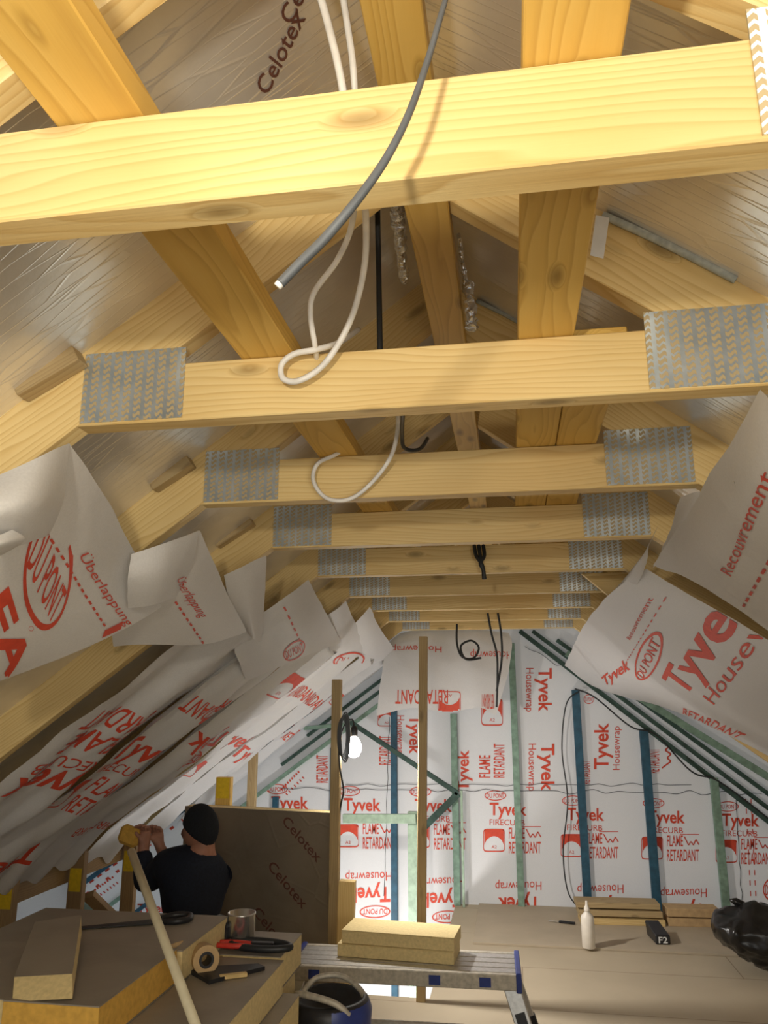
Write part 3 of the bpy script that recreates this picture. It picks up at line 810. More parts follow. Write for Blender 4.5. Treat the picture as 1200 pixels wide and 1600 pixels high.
wire('wire', [aY(898, 1076, 6.2), aY(930, 1090, 6.18), aY(985, 1135, 6.18), aY(1025, 1148, 6.18), aY(1080, 1205, 6.18), aY(1125, 1222, 6.18), aY(1215, 1290, 6.18)], .006, M['cable_black'], 'black wire running down along the right gable rake over the stud tops')

# ================================================================== STANDING POSTS AND LAMP
pa = tag(stick('timber_post', P(-.975, 4.36, -ZC), P(-.975, 4.36, .11), .045, .052, M['pine_old']), 'tall wooden post beside the foil board, lit bulb tied to it', 'post')
pb = tag(stick('timber_post', P(-.515, 4.36, -ZC), P(-.48, 4.36, .345), .045, .046, M['pine_old']), 'tallest wooden post, in front of the hanging curtain sheet', 'post')
x3 = -1.72
pc = thing('timber_post', 'short wooden post with yellow label rising behind the man\'s cap', 'post', (-1.76, 4.75, 0))
o = stick('shaft', Vector((-1.76, 4.75, 0)), Vector((-1.76, 4.75, aY(350, 1214, 4.75).z)), .045, .095, M['pine_warm'], parent=pc)
o = MB().box(-.04, .04, -.002, 0, -.06, .06).build('grading_label', M['yellow'], pc); o.location = Vector((0, -.0235, aY(350, 1231, 4.73).z))
pd = tag(stick('timber_post', P(-1.9, 5.70, -ZC), P(-1.9, 5.70, aY(398, 1160, 5.7).z - ZC), .045, .062, M['pine_old']), 'slim wooden post rising behind the foil board, right of the yellow label', 'post')
# short thick offcut beside the tall post
pe = tag(stick('wood_offcut', P(-.905, 4.30, -ZC), P(-.89, 4.30, aY(535, 1375, 4.3).z - ZC), .05, .085, M['pine']), 'short pale timber standing beside the foot of the bulb post', 'wood block')

lt = thing('hanging_bulb', 'lit bare bulb hanging on the tall wooden post', 'lamp', aY(553, 1168, 4.36))
o = MB().lathe([(.004, -.055), (.028, -.045), (.042, -.015), (.043, .01), (.030, .04), (.018, .055), (.016, .06)], n=20).build('bulb', M['glow'], lt)
o = MB().lathe([(.018, .058), (.02, .07), (.02, .10), (.012, .115)], n=16).build('bulb_socket', M['black'], lt)
o = MB().tube(spline([(0, 0, .11), (-.01, -.01, .15), (-.05, -.02, .12), (-.075, -.035, .02), (-.07, -.04, -.1), (-.05, -.03, -.22), (-.07, 0, -.3), (-.09, 0, -.45)], 8), .005, 7).build('lamp_cord', M['cable_black'], lt)
co = MB()
for k in range(5):
    pts = [Vector((-.935 + .025 * math.sin(a) + .006 * k, 4.325 - .006 * k, ZC - .20 + (.10 + .008 * k) * math.cos(a))) for a in [2 * math.pi * i / 24 for i in range(25)]]
    co.tube(pts, .004, 6, 0, False)
tag(centre(co.build('cable_coil', M['cable_grey'])), 'coiled grey flex hung on the bulb post beside the lit bulb', 'cable')

# ================================================================== CABLES AMONG THE TRUSSES
cg = thing('cable', 'thick gray cable hanging across the nearest beam, cut end pointing down left', 'cable', aY(437, 443, .60))
pts = [aY(705, -30, .62), aY(690, 20, .61), aY(668, 95, .605), aY(640, 175, .60), aY(605, 245, .60), aY(560, 310, .60), aY(510, 370, .605), aY(470, 410, .605), aY(438, 443, .605)]
rs = spline(pts, 10); o = MB().tube(rs, [.0026 + .0022 * min(1, i / (len(rs) * .75)) for i in range(len(rs))], 10).build('sheath', M['cable_grey'], cg); o.location = -cg.location
e = rs[-1]; dv = (rs[-1] - rs[-2]).normalized()
o = MB().tube([e - dv * .001, e + dv * .004], .0040, 10).build('cut_end', M['cable_white'], cg); o.location = -cg.location
wire('cable', [aY(482, -60, .80), aY(505, 10, .82), aY(530, 110, .84), aY(545, 200, .88), aY(565, 300, 1.0), aY(572, 345, 1.08), aY(569, 420, 1.16), aY(548, 500, 1.22), aY(510, 565, 1.235), aY(470, 594, 1.235), aY(443, 592, 1.235), aY(440, 570, 1.235), aY(460, 553, 1.235), aY(495, 546, 1.24), aY(530, 535, 1.30), aY(560, 515, 1.5)], .0058, M['cable_white'], 'white cable hanging in a loop before the second truss', n=10)
wire('cable', [aY(530, -40, .84), aY(543, 40, .86), aY(553, 120, .88), aY(556, 240, .95), aY(551, 345, 1.08), aY(528, 405, 1.14), aY(492, 455, 1.18), aY(485, 490, 1.2), aY(493, 545, 1.24), aY(500, 600, 1.40)], .0052, M['cable_white'], 'second pale cable beside the white loop, bending left before the second truss', n=10)
wire('cable', [aY(610, 610, 1.45), aY(622, 655, 1.70), aY(612, 710, 1.80), aY(580, 755, 1.84), aY(545, 780, 1.845), aY(510, 778, 1.845), aY(490, 752, 1.845), aY(496, 725, 1.845), aY(525, 710, 1.85), aY(548, 695, 1.95)], .0056, M['cable_white'], 'white cable loop hanging before the third truss', n=10)
wire('cable', [aY(588, 250, 1.35), aY(590, 340, 1.40), aY(592, 440, 1.42), aY(594, 560, 1.40)], .006, M['cable_black'], 'straight black cable hanging behind the nearest beam')
wire('cable', [aY(630, 640, 1.5), aY(628, 675, 1.7), aY(632, 700, 1.78), aY(655, 702, 1.82), aY(668, 685, 1.9)], .005, M['cable_black'], 'short black cable bend above the third truss')
for k, (dx, lab) in enumerate(((0, 'left strand of the black cable knot on the fifth truss'), (7, 'middle strand of the black cable knot on the fifth truss'), (14, 'right strand of the black cable knot on the fifth truss'))):
    wire('cable', [aY(741 + dx, 852, 3.10), aY(744 + dx * .9, 868, 3.08), aY(752 - dx * .1, 880, 3.07), aY(755, 890, 3.07), aY(756 + dx * .1, 905, 3.07)], .008, M['cable_black'], lab)
wire('cable', [aY(762, 958, 5.0), aY(768, 990, 5.02), aY(777, 1030, 5.03), aY(776, 1105, 5.03)], .007, M['cable_black'], 'left of two black cables hanging down over the curtain sheet')
wire('cable', [aY(778, 958, 5.0), aY(783, 990, 5.02), aY(784, 1030, 5.03), aY(776, 1080, 5.03)], .007, M['cable_black'], 'right of two black cables hanging down over the curtain sheet')
wire('cable', [aY(714, 975, 5.04), aY(714, 1005, 5.03), aY(722, 1026, 5.03), aY(740, 1028, 5.03), aY(748, 1012, 5.03), aY(736, 1001, 5.03), aY(720, 1010, 5.03), aY(728, 1030, 5.02), aY(752, 1028, 5.03)], .007, M['cable_black'], 'black cable loop hanging before the curtain sheet')

# ================================================================== LEFT EAVES
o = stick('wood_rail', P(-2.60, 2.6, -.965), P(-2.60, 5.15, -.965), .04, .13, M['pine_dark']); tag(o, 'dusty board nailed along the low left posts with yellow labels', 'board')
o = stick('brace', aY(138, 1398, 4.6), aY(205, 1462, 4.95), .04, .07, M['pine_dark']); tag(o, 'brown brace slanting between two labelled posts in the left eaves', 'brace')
bb = MB().lathe([(.10, 0), (.13, .02), (.14, .10), (.11, .15), (.03, .17)], n=20).build('plastic_bundle', simple('pale_teal_film', (.35, .52, .52), .4)); bb.location = Vector((-2.9, 5.3, 0)); tag(bb, 'pale teal plastic bundle lying in the left eaves behind the brace', 'bundle')

# ================================================================== INSULATION BOARDS, LEFT FRONT
def pirboard(x0, x1, y0, y1, z0, z1, label, rz=0, core='pir', face='pirface', group='foil-faced insulation boards stacked at left'):
    c = Vector(((x0 + x1) / 2, (y0 + y1) / 2, ZC + z0))
    t = thing('insulation_board', label, 'insulation board', c, group, rz)
    a, b, h = (x1 - x0) / 2, (y1 - y0) / 2, z1 - z0
    MB().box(-a, a, -b, b, .003, h - .003).build('foam_core', M[core], t, .0015)
    MB().box(-a - .001, a + .001, -b - .001, b + .001, 0, .003).build('foil_face', M[face], t)
    MB().box(-a - .001, a + .001, -b - .001, b + .001, h - .003, h).build('foil_face', M[face], t)
    return t
zz = [-ZC + i * .107 for i in range(7)]
zz[-1] = -.85
names = ['bottom', 'second', 'third', 'fourth', 'fifth', 'topmost']
for i in range(6):
    j = .025 * math.sin(i * 2.1)
    pirboard(-1.62, -.79 + (0 if i == 5 else .03 + j), 1.75 + j, 2.77 if i == 5 else 2.79, zz[i], zz[i + 1], '%s grey board of the front left stack that carries the tools' % names[i])
for i in range(6):
    j = .02 * math.sin(i * 1.7)
    pirboard(-1.62 + j, -.81 - (0 if i == 5 else .02), 2.80, 3.06 + j, zz[i], zz[i + 1], '%s board of the rear left stack under the metal can' % names[i])
pirboard(-1.32, -1.055, 2.03, 2.50, -.849, -.75, 'thick board with amber foam edge on top of the left stack, near the pole', 0, 'pir_o')
pirboard(-2.05, -1.325, 2.05, 2.50, -.849, -.755, 'wide grey board at the left frame edge on top of the stack', 0, 'pir')
pirboard(-1.75, -1.04, 2.505, 2.90, -.849, -.757, 'narrow grey board behind the amber-edged one, hand saw lying on it', 0, 'pir')
T4 = [aY(22, 1527, 2.10), aY(113, 1522, 2.10), aY(127, 1430, 2.50)]
nn = (T4[1] - T4[0]).cross(T4[2] - T4[1]); r4 = ray(54, 1441); e4 = Vector((0, 0, ZC))
T4.append(e4 + r4 * ((T4[0] - e4).dot(nn) / r4.dot(nn)))
dn = (aZ(18, 1566, -.747) - T4[0] + aZ(113, 1560, -.747) - T4[1]) / 2
oc = thing('insulation_board', 'small foil-faced offcut with bright yellow edge lying tilted on the left boards', 'insulation board', T4[0] + dn, 'foil-faced insulation boards stacked at left')
def hexa(top, shift, name, mat):
    lo = [p + shift - oc.location for p in top]; hi = [p - oc.location for p in top]
    MB().add(lo + hi, [(0, 3, 2, 1), (4, 5, 6, 7), (0, 1, 5, 4), (1, 2, 6, 5), (2, 3, 7, 6), (3, 0, 4, 7)]).build(name, mat, oc, .001)
hexa(T4, dn, 'foam_core', M['pir'])
hexa([p - dn * .03 for p in T4], dn * .03, 'foil_face', M['pirface'])
pl = tag(MB().tube([aZ(313, 1622, -.838), aY(205, 1330, 2.62)], .0135, 14).build('wooden_pole', M['cream']), 'long cream round pole leaning across the left boards', 'pole'); centre(pl)
# tools
tr = thing('tape_roll', 'roll of tape with dark core standing on the board by the pole', 'tape', aZ(318, 1520, -.85) + Vector((0, 0, .042)))
prof = [(.022, -.03), (.042, -.03), (.042, .03), (.022, .03), (.022, -.03)]
def ringlathe(prof, mat, name, parent, rot):
    mb = MB(); n = 28; vs = []
    for r, h in prof[:-1]:
        for k in range(n): a = 2 * math.pi * k / n; vs.append((r * math.cos(a), r * math.sin(a), h))
    N = len(prof) - 1
    mb.add(vs, [(i * n + k, i * n + (k + 1) % n, ((i + 1) % N) * n + (k + 1) % n, ((i + 1) % N) * n + k) for i in range(N) for k in range(n)], 0)
    return mb.build(name, mat, parent, rot=rot)
ringlathe(prof, M['cardboard'], 'tape', tr, (math.radians(85), 0, math.radians(35)))
ringlathe([(.016, -.032), (.024, -.032), (.024, .032), (.016, .032), (.016, -.032)], M['black'], 'core', tr, (math.radians(85), 0, math.radians(35)))
o = MB().prism([(-.12, 0), (.0, -.10), (.13, .05), (.10, .075)], 0, .012).build('set_square', M['black']); o.rotation_euler = (math.radians(-90), 0, 0)
o.location = aZ(345, 1520, -.848); o.location.z = ZC - .838; tag(o, 'black triangular square lying flat beside the tape roll', 'tool')
sw = thing('hand_saw', 'black hand saw with orange handle lying across the boards by the pole', 'saw', P(-1.33, 2.74, -.752), None, math.radians(28))
MB().prism([(-.24, -.012), (.10, -.03), (.10, .03), (-.24, .006)], -.001, .001).build('blade', M['black'], sw, rot=(math.radians(90), 0, 0))
MB().tube(spline([(.10, -.02, .0), (.15, -.045, .005), (.19, -.03, .005), (.20, .02, .005), (.15, .04, .005), (.10, .025, 0)], 5), .011, 8).build('handle', M['black'], sw)
o = tag(MB().tube([aZ(266, 1480, -.748), aZ(322, 1461, -.80)], .008, 8).build('wood_stick', M['cardboard']), 'short pale stick lying on the saw', 'stick'); centre(o)
can = thing('metal_can', 'open silver tin can standing on the rear board', 'can', aZ(376, 1474, -.85))
MB().lathe([(.046, 0), (.049, .004), (.049, .094), (.051, .098), (.051, .102), (.047, .102), (.046, .02)], n=32).build('body', M['steel'], can)
MB().lathe([(.049, .0), (.052, .003), (.049, .006)], n=32).build('bottom_rim', M['steel'], can)
pk = thing('pliers', 'pliers with red handles lying beside the silver can', 'pliers', aZ(385, 1482, -.838), None, math.radians(5))
MB().tube(spline([(-.10, -.012, .012), (-.04, -.02, .012), (.02, -.006, .012)], 5), .009, 8).build('handle', M['redplastic'], pk)
MB().tube(spline([(-.10, .018, .012), (-.04, .022, .012), (.02, .006, .012)], 5), .009, 8).build('handle', M['redplastic'], pk)
MB().box(.015, .095, -.012, .012, .002, .022).build('jaws', M['black'], pk, .003)
o = MB()
o.tube(spline([(-.1, 0, 0), (0, .02, .0), (.1, .0, 0), (.13, -.04, 0), (.05, -.07, 0), (-.06, -.05, 0), (-.1, 0, 0)], 6), .012, 8)
q = o.build('black_hose', M['cable_black']); q.location = aZ(395, 1478, -.83) + Vector((0, .04, .0)); tag(q, 'looped black hose behind the red pliers', 'hose')
o = tag(stick('wood_offcut', aZ(343, 1527, -.842), aZ(386, 1522, -.842), .02, .012, M['pine']), 'small wood sliver on the board beside the black square', 'wood block')
o = MB().prism([(-.05, 0), (.05, 0), (.045, .07), (-.03, .09)], 0, .08).build('tool_pouch', M['black'], None, .012); o.location = aZ(338, 1478, -.849); o.location.z = ZC - .849
tag(o, 'black tool pouch slumped between the can and the tape roll', 'pouch')

# upright foil board behind the man
pn = thing('insulation_board', 'large brown foil-faced board standing upright behind the man', 'insulation board', Vector((-1.46, 4.55, 0)), None, math.radians(-9))
zt = aY(400, 1267, 4.45).z
MB().box(-.47, .47, -.045, .045, 0, zt).build('foam_core', M['pir'], pn, .002)
MB().box(-.471, .471, -.049, -.045, 0, zt + .001).build('foil_face', M['foil_dull'], pn)
MB().box(-.471, .471, .045, .049, 0, zt + .001).build('foil_face', M['foil_dull'], pn)
def flat_print(parent, shape, A, e1, e2, mat, name='printed_lettering'):
    vs, fs = shape; mb = MB().add([Vector(A) + Vector(e1) * x + Vector(e2) * y for x, y in vs], fs)
    return mb.build(name, mat, parent)
CEL = glyphs('Celotex', .01)
for a, b in ((.16, zt - .26), (.08, zt - .50), (.0, zt - .74)):
    flat_print(pn, CEL, (a, -.0505, b + .2), (.22, 0, -.20), (.035, 0, .04), M['ink_dark'])
# same maker's print on the roof foil at the top
me = []
A = aL(418, 140, -.15 * CS + .0); 
def slope_print(shape, p0, p1, p2, mat, name):
    d = -.150 * CS + .0015
    A, B, C = aL(*p0, d), aL(*p1, d), aL(*p2, d)
    vs, fs = shape
    return MB().add([A + (B - A) * x + (C - A) * y for x, y in vs], fs).build(name, mat)
o = slope_print(CEL, (418, 150), (478, 28), (398, 135), M['ink_dark'], 'printed_lettering'); o.parent = bpy.data.objects['ceiling_left']
o = slope_print(CEL, (455, 40), (520, -90), (435, 25), M['ink_dark'], 'printed_lettering'); o.parent = bpy.data.objects['ceiling_left']

# ================================================================== STEP PLATFORM AND WHAT STANDS NEAR IT
zp = -1.16
pt = thing('work_platform', 'folding aluminium work platform carrying pale foam blocks', 'work platform', P(-.53, 3.88, -ZC), None, math.radians(1.5))
H = ZC + zp
for k in range(4):
    y = -.115 + k * .066
    MB().box(-.50, .50, y, y + .058, H - .012, H).build('tread_slat', M['alu'], pt, .003)
MB().box(-.52, .52, -.145, -.118, H - .062, H).build('side_rail', M['alu_dirty'], pt, .003)
MB().box(-.52, .52, .152, .178, H - .062, H).build('side_rail', M['alu_dirty'], pt, .003)
for sx in (-1, 1):
    MB().box(sx * .51 - .012, sx * .51 + .012, -.15, .18, H - .07, H + .008).build('end_cap', M['blueplastic'], pt, .004)
for sx, sy in ((-1, -1), (-1, 1), (1, -1), (1, 1)):
    a = Vector((sx * .475, sy * .115 + .016, H - .05)); b = Vector((sx * .56, sy * .16 + .016, .02))
    lg = MB(); 
    d = (b - a); L = d.length
    o = MB().box(-L / 2, L / 2, -.014, .014, -.035, .035).build('leg', M['alu'], pt, .003)
    x = d.normalized(); z = x.cross(Vector((0, 1, 0))).normalized(); y = z.cross(x)
    o.rotation_euler = Matrix((x, y, z)).transposed().to_euler(); o.location = (a + b) / 2
    f = MB().box(L / 2 - .05, L / 2 + .012, -.02, .02, -.04, .04).build('rubber_foot', M['black'], o, .005)
    if sy < 0:
        st = MB().box(-.03, .10, -.0155, -.0142, -.022, .022).build('leg_sticker', M['black'], o)
MB().box(-.56, .56, -.16, -.145, .10, .135).build('cross_bar', M['alu'], pt, .004)
for x in (-.42, .12, .34):
    o = MB().box(x, x + .05, -.1465, -.145, H - .052, H - .014).build('rail_sticker', M['blueplastic'], pt)
def foamblock(px, py, z0, h, w, d, rz, label, core):
    c = aZ(px, py, z0); c.z = ZC + z0
    t = thing('foam_block', label, 'foam block', c, None, rz)
    MB().box(-w / 2, w / 2, -d / 2, d / 2, 0, h).build('foam_core', M[core], t, .003)
    MB().box(-w / 2, w / 2, -d / 2, d / 2, h, h + .002).build('top_face', M['pir'], t)
    return t
foamblock(624, 1490, zp + .001, .052, .545, .21, math.radians(-4), 'lower pale foam block lying on the aluminium platform', 'pir')
foamblock(628, 1470, zp + .056, .055, .53, .21, math.radians(-5), 'upper pale foam block with brightly lit top on the aluminium platform', 'pir')

vc = thing('drum_vacuum', 'black drum vacuum with navy panel and pale curved handle, before the platform', 'vacuum cleaner', Vector((-.68, 3.0, 0)))
vz = aY(520, 1545, 3.0).z
MB().lathe([(.10, 0), (.125, .01), (.135, .08), (.138, vz - .13), (.144, vz - .11), (.146, vz - .07), (.138, vz - .03), (.122, vz - .02), (.108, vz - .04), (.06, vz - .075), (.01, vz - .085)], n=36).build('drum', M['black'], vc)
MB().tube(spline([(-.125, -.02, vz - .04), (-.10, -.07, vz + .0), (-.03, -.10, vz + .004), (.045, -.11, vz - .01), (.09, -.10, vz - .045)], 8), .011, 10).build('handle', M['alu_dirty'], vc)
MB().tube(spline([(-.11, .03, vz - .03), (-.07, .08, vz + .006), (.02, .10, vz + .01), (.10, .06, vz - .02), (.13, .0, vz - .05)], 8), .010, 10).build('rim_band', M['alu_dirty'], vc)
mb = MB(); n = 12
vs = []
for k in range(n + 1):
    a = math.radians(-75 + 95 * k / n)
    for z, r in ((vz - .30, .141), (vz - .115, .146), (vz - .06, .150), (vz - .03, .138)): vs.append((r * math.cos(a), r * math.sin(a), z))
mb.add(vs, [(k * 4 + j, (k + 1) * 4 + j, (k + 1) * 4 + j + 1, k * 4 + j + 1) for k in range(n) for j in range(3)], 0, True)
mb.build('navy_panel', M['blueplastic'], vc)
MB().box(.03, .09, -.152, -.147, vz - .10, vz - .094).build('panel_badge', M['chrome'], vc)

# ================================================================== FLOOR ITEMS, RIGHT
bd = MB().box(-.30, 2.3, 5.34, YG - .005, .0005, .013).build('floor_panel', M['board_grey'], None, .001); centre(bd); tag(bd, 'large grey board sheet lying on the floor along the gable wall', 'board')
bt = thing('bottle', 'white plastic nozzle bottle standing on the floor in front of the plank pile', 'bottle', aZ(921, 1486, -ZC) + Vector((0, .02, .013)))
MB().lathe([(.036, 0), (.04, .004), (.04, .165), (.036, .18), (.016, .20), (.015, .205)], n=26).build('body', M['whiteplastic'], bt)
MB().lathe([(.017, .204), (.018, .21), (.016, .225), (.008, .24), (.006, .265)], n=18).build('nozzle', M['whiteplastic'], bt)
labs = ['bottom plank of the pile behind the white bottle', 'middle plank of the pile behind the white bottle', 'top plank of the pile behind the white bottle']
for i in range(3):
    a = aZ(896 + 3 * i, 1449, -ZC); y = 5.93 + .02 * i
    o = tag(stick('plank', Vector((.40 - .01 * i, y, .031 + i * .046)), Vector((.955 - .01 * i, y + .03, .031 + i * .046)), .16, .036, M['pine_old'] if i else M['pine']), labs[i], 'plank', 'planks piled along the gable wall')
for i, l in enumerate(['lower cardboard-brown board beside the black bag', 'upper cardboard-brown board beside the black bag']):
    tag(stick('plank', Vector((.975, 5.97, .038 + i * .058)), Vector((1.32, 5.99, .038 + i * .058)), .15, .05, M['cardboard']), l, 'plank', 'short boards beside the black bag')
bx = thing('black_carton', 'small black pouch with white lettering lying before the planks', 'pouch', aZ(1037, 1480, -ZC) + Vector((0, 0, .013)), None, math.radians(6))
MB().add([(-.045, 0, 0), (.045, 0, 0), (.045, .2, 0), (-.045, .2, 0), (-.045, .0, .055), (.045, 0, .055), (.035, .2, .09), (-.055, .2, .09)],
         [(0, 3, 2, 1), (4, 5, 6, 7), (0, 1, 5, 4), (1, 2, 6, 5), (2, 3, 7, 6), (3, 0, 4, 7)]).build('body', M['black'], bx, .006)
flat_print(bx, glyphs('F2', .02), (-.028, -.0015, .010), (.055, 0, 0), (0, 0, .035), M['paper'])
kn = thing('utility_knife', 'dark utility knife lying on the grey board near the wall', 'knife', aZ(878, 1446, -ZC) + Vector((0, 0, .016)), None, math.radians(-14))
MB().box(-.02, .09, -.011, .011, 0, .014).build('handle', M['black'], kn, .004)
MB().box(-.09, -.02, -.006, .006, .004, .006).build('blade', M['steel'], kn)
sb = MB().box(0, .25, 0, .18, 0, .06).build('foam_offcut', M['pir'], None, .004); sb.location = Vector((1.58, 5.75, .013)); tag(sb, 'yellow foam offcut at the right frame edge behind the black bag', 'foam block')
bg_ = thing('rubbish_bag', 'full black rubbish bag tied at the top, standing at the right wall', 'bag', Vector((1.41, 5.12, .013)))
me = bpy.data.meshes.new('sack'); bm = bmesh.new(); bmesh.ops.create_icosphere(bm, subdivisions=5, radius=1)
for v in bm.verts:
    p = v.co.copy(); h = (p.z + 1) / 2
    r = .21 * (.72 + .50 * math.sin(math.pi * min(1, (h * .80 + .02))))
    q = Vector((p.x * r * 1.15 - .05 * h, p.y * r * .9, h * .33 * (1 - .12 * p.x)))
    q += noise.noise_vector(q * 7) * .035 + noise.noise_vector(q * 22) * .014 + noise.noise_vector(q * 60) * .004
    q.z = max(q.z, 0); v.co = q
bm.to_mesh(me); bm.free()
for p in me.polygons: p.use_smooth = True
bagm = simple('glossy_black_film', (.012, .011, .010), .28, 0, .2, 20); link('sack', me, bagm, bg_)
for dx, lean in ((-.10, -.11), (.06, .05)):
    MB().tube([(dx, 0, .28), (dx + lean * .3, 0, .325), (dx + lean * .7, -.01, .342), (dx + lean, -.01, .35)], [.022, .018, .022, .006], 10).build('tied_ear', bagm, bg_)

# ================================================================== PERSON
def skinned(name, verts, edges, radii, mat, parent, root=0, sub=2):
    me = bpy.data.meshes.new(name); me.from_pydata([tuple(v) for v in verts], edges, []); me.update()
    o = bpy.data.objects.new(name, me); COL.objects.link(o)
    m = o.modifiers.new('skin', 'SKIN'); m.use_smooth_shade = True
    for i, d in enumerate(me.skin_vertices[0].data):
        r = radii[i]; d.radius = r if isinstance(r, tuple) else (r, r); d.use_root = (i == root)
    ss = o.modifiers.new('sub', 'SUBSURF'); ss.levels = sub; ss.render_levels = sub
    bpy.context.view_layer.update()
    dg = bpy.context.evaluated_depsgraph_get()
    nm = bpy.data.meshes.new_from_object(o.evaluated_get(dg)); nm.name = name
    bpy.data.objects.remove(o)
    for p in nm.polygons: p.use_smooth = True
    q = link(name, nm, mat, parent); return q
YM = 4.02
man = thing('person', 'person in navy sweater and black cap, seen from behind, arms raised to the left', 'person', aY(290, 1450, YM) * 1.0)
man.location.z = 0
def mp(px, py, dy=0): return aY(px, py, YM + dy) - man.location
hip = mp(300, 1468, 0); hip.z = max(hip.z, .22)
b = {}
V = []; Ed = []; Rd = []
def av(k, p, r, par=None):
    b[k] = len(V); V.append(Vector(p)); Rd.append(r)
    if par is not None: Ed.append((b[par], b[k]))
av('hip', hip, (.12, .10))
av('chest', mp(298, 1385, .02), (.135, .10), 'hip')
av('upper', mp(306, 1348, .03), (.10, .075), 'chest')
av('neck', mp(318, 1325, .03), .055, 'upper')
av('skull', mp(322, 1300, .03), .06, 'neck')
av('lsh', mp(262, 1352, .06), .07, 'upper'); av('lel', mp(224, 1384, .16), .048, 'lsh'); av('lwr', mp(224, 1325, .20), .032, 'lel'); av('lpalm', mp(228, 1306, .205), (.036, .022), 'lwr')
av('rsh', mp(326, 1354, .06), .06, 'upper'); av('rel', mp(300, 1376, .30), .05, 'rsh'); av('rwr', mp(252, 1330, .26), .031, 'rel'); av('rpalm', mp(246, 1307, .25), (.036, .022), 'rwr')
for pre, base, sgn in (('l', (228, 1306), .205), ('r', (246, 1307), .25)):
    for k in range(4):
        x0 = base[0] - 9 + 5 * k; ln = (14, 17, 16, 12)[k]
        av(pre + 'f%da' % k, mp(x0, base[1] - 8, sgn + .01), .011, pre + 'palm')
        av(pre + 'f%db' % k, mp(x0 - 3, base[1] - 8 - ln * .5, sgn - .01), .010, pre + 'f%da' % k)
        av(pre + 'f%dc' % k, mp(x0 - 9, base[1] - 6 - ln * .55, sgn - .03), .008, pre + 'f%db' % k)
    av(pre + 'ta', mp(base[0] - 11, base[1] + 1, sgn - .025), .012, pre + 'palm'); av(pre + 'tb', mp(base[0] - 17, base[1] - 6, sgn - .04), .009, pre + 'ta')
fwd = Vector((-.55, .83, 0)).normalized(); sd = Vector((fwd.y, -fwd.x, 0))
for pre, k in (('lL', -1), ('rL', 1)):
    h0 = hip + sd * (.09 * k)
    kn_ = Vector((h0.x, h0.y, 0)) + fwd * .40; kn_.z = .075
    av(pre + 'h', h0 + Vector((0, 0, -.03)), .085, 'hip'); av(pre + 'k', kn_, .065, pre + 'h')
    an = Vector((h0.x, h0.y, .07)) - fwd * .02; av(pre + 'a', an, .042, pre + 'k'); ft = an - fwd * .12; ft.z = .045; av(pre + 't', ft, .035, pre + 'a')
body = skinned('body', V, Ed, Rd, M['skin'], man)
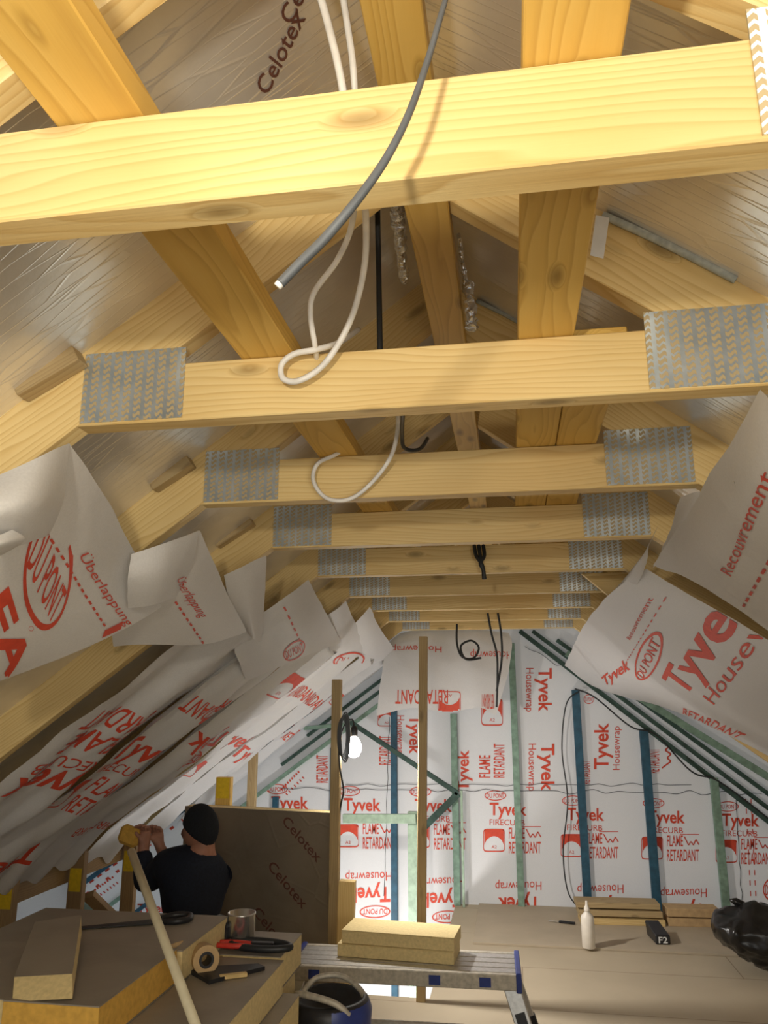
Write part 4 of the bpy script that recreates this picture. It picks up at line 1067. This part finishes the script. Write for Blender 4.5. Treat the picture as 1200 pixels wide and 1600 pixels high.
# head with face, joined into the body
hc = mp(312, 1294, .03); hm = bpy.data.meshes.new('head'); bm = bmesh.new(); bmesh.ops.create_uvsphere(bm, u_segments=28, v_segments=20, radius=1)
face = Vector((-.98, .12, -.16)).normalized(); sidev = Vector((face.y, -face.x, 0)).normalized(); upv = sidev.cross(face)
if upv.z < 0: upv = -upv
for v in bm.verts:
    p = v.co.copy(); f, sde, u = p.x, p.y, p.z
    L = Vector((f * .086, sde * .068, u * .105))
    if u < -.2: L.x += .012 * (f > 0); L.y *= 1 + .35 * (u + .2)
    w = math.exp(-((sde / .16) ** 2 + ((u + .12) / .2) ** 2)) * (f > 0); L.x += .028 * w            # nose
    for e in (-1, 1):
        w = math.exp(-(((sde - e * .36) / .15) ** 2 + ((u - .05) / .12) ** 2)) * (f > 0); L.x -= .010 * w   # eye sockets
        w = math.exp(-(((f + .1) / .14) ** 2 + ((u + .02) / .22) ** 2)) * (sde * e > .6); L.y += e * .016 * w  # ears
    w = math.exp(-((sde / .3) ** 2 + ((u + .45) / .07) ** 2)) * (f > 0); L.x += .006 * w                # lips
    v.co = hc + face * L.x + sidev * L.y + upv * L.z
bm.from_mesh(body.data); 
for f in bm.faces: f.smooth = True
bm.to_mesh(body.data); bm.free()
# cap
cm = bpy.data.meshes.new('knit_cap'); bm = bmesh.new(); bmesh.ops.create_uvsphere(bm, u_segments=28, v_segments=20, radius=1)
bmesh.ops.bisect_plane(bm, geom=bm.verts[:] + bm.edges[:] + bm.faces[:], plane_co=(.62, 0, .12), plane_no=Vector((.62, 0, -.78)), clear_outer=True)
for v in bm.verts:
    p = v.co; v.co = hc + face * (p.x * .097 - .006) + sidev * (p.y * .080) + upv * (p.z * .117 + .004)
bm.to_mesh(cm); bm.free()
for p in cm.polygons: p.use_smooth = True
o = link('knit_cap', cm, M['knit'], man); md = o.modifiers.new('thick', 'SOLIDIFY'); md.thickness = .006; md.offset = 1
# clothes follow the body
def cloth(name, keys, grow, mat, extra=None):
    idx = {k: i for i, k in enumerate(keys)}
    vs = [V[b[k]] for k in keys]; es = [(idx[a_], idx[b_]) for a_ in keys for b_ in keys if (b[a_], b[b_]) in Ed]
    ex = extra or {}
    rd = [tuple(x + ex.get(k, grow) for x in (Rd[b[k]] if isinstance(Rd[b[k]], tuple) else (Rd[b[k]],) * 2)) for k in keys]
    return skinned(name, vs, es, rd, mat, man)
V0 = V[:]
V[b['rwr']] = V[b['rel']].lerp(V0[b['rwr']], .45)         # right sleeve is pushed up
cloth('sweater', ['hip', 'chest', 'upper', 'neck', 'lsh', 'lel', 'lwr', 'rsh', 'rel', 'rwr'], .018, M['navy'], {'hip': .045, 'chest': .05, 'upper': .035})
V[b['rwr']] = V0[b['rwr']]
cloth('trousers', ['hip', 'lLh', 'lLk', 'lLa', 'rLh', 'rLk', 'rLa'], .014, M['trouser'])
fo = MB(); fo.box(-.06, .06, -.03, .03, -.05, .05)
o = fo.build('foam_wad', M['pir_o'], None, .02); o.location = aY(203, 1306, YM + .2); o.rotation_euler = (0, .3, 0); tag(o, 'mustard yellow foam wad held at a post top by the man', 'foam block')
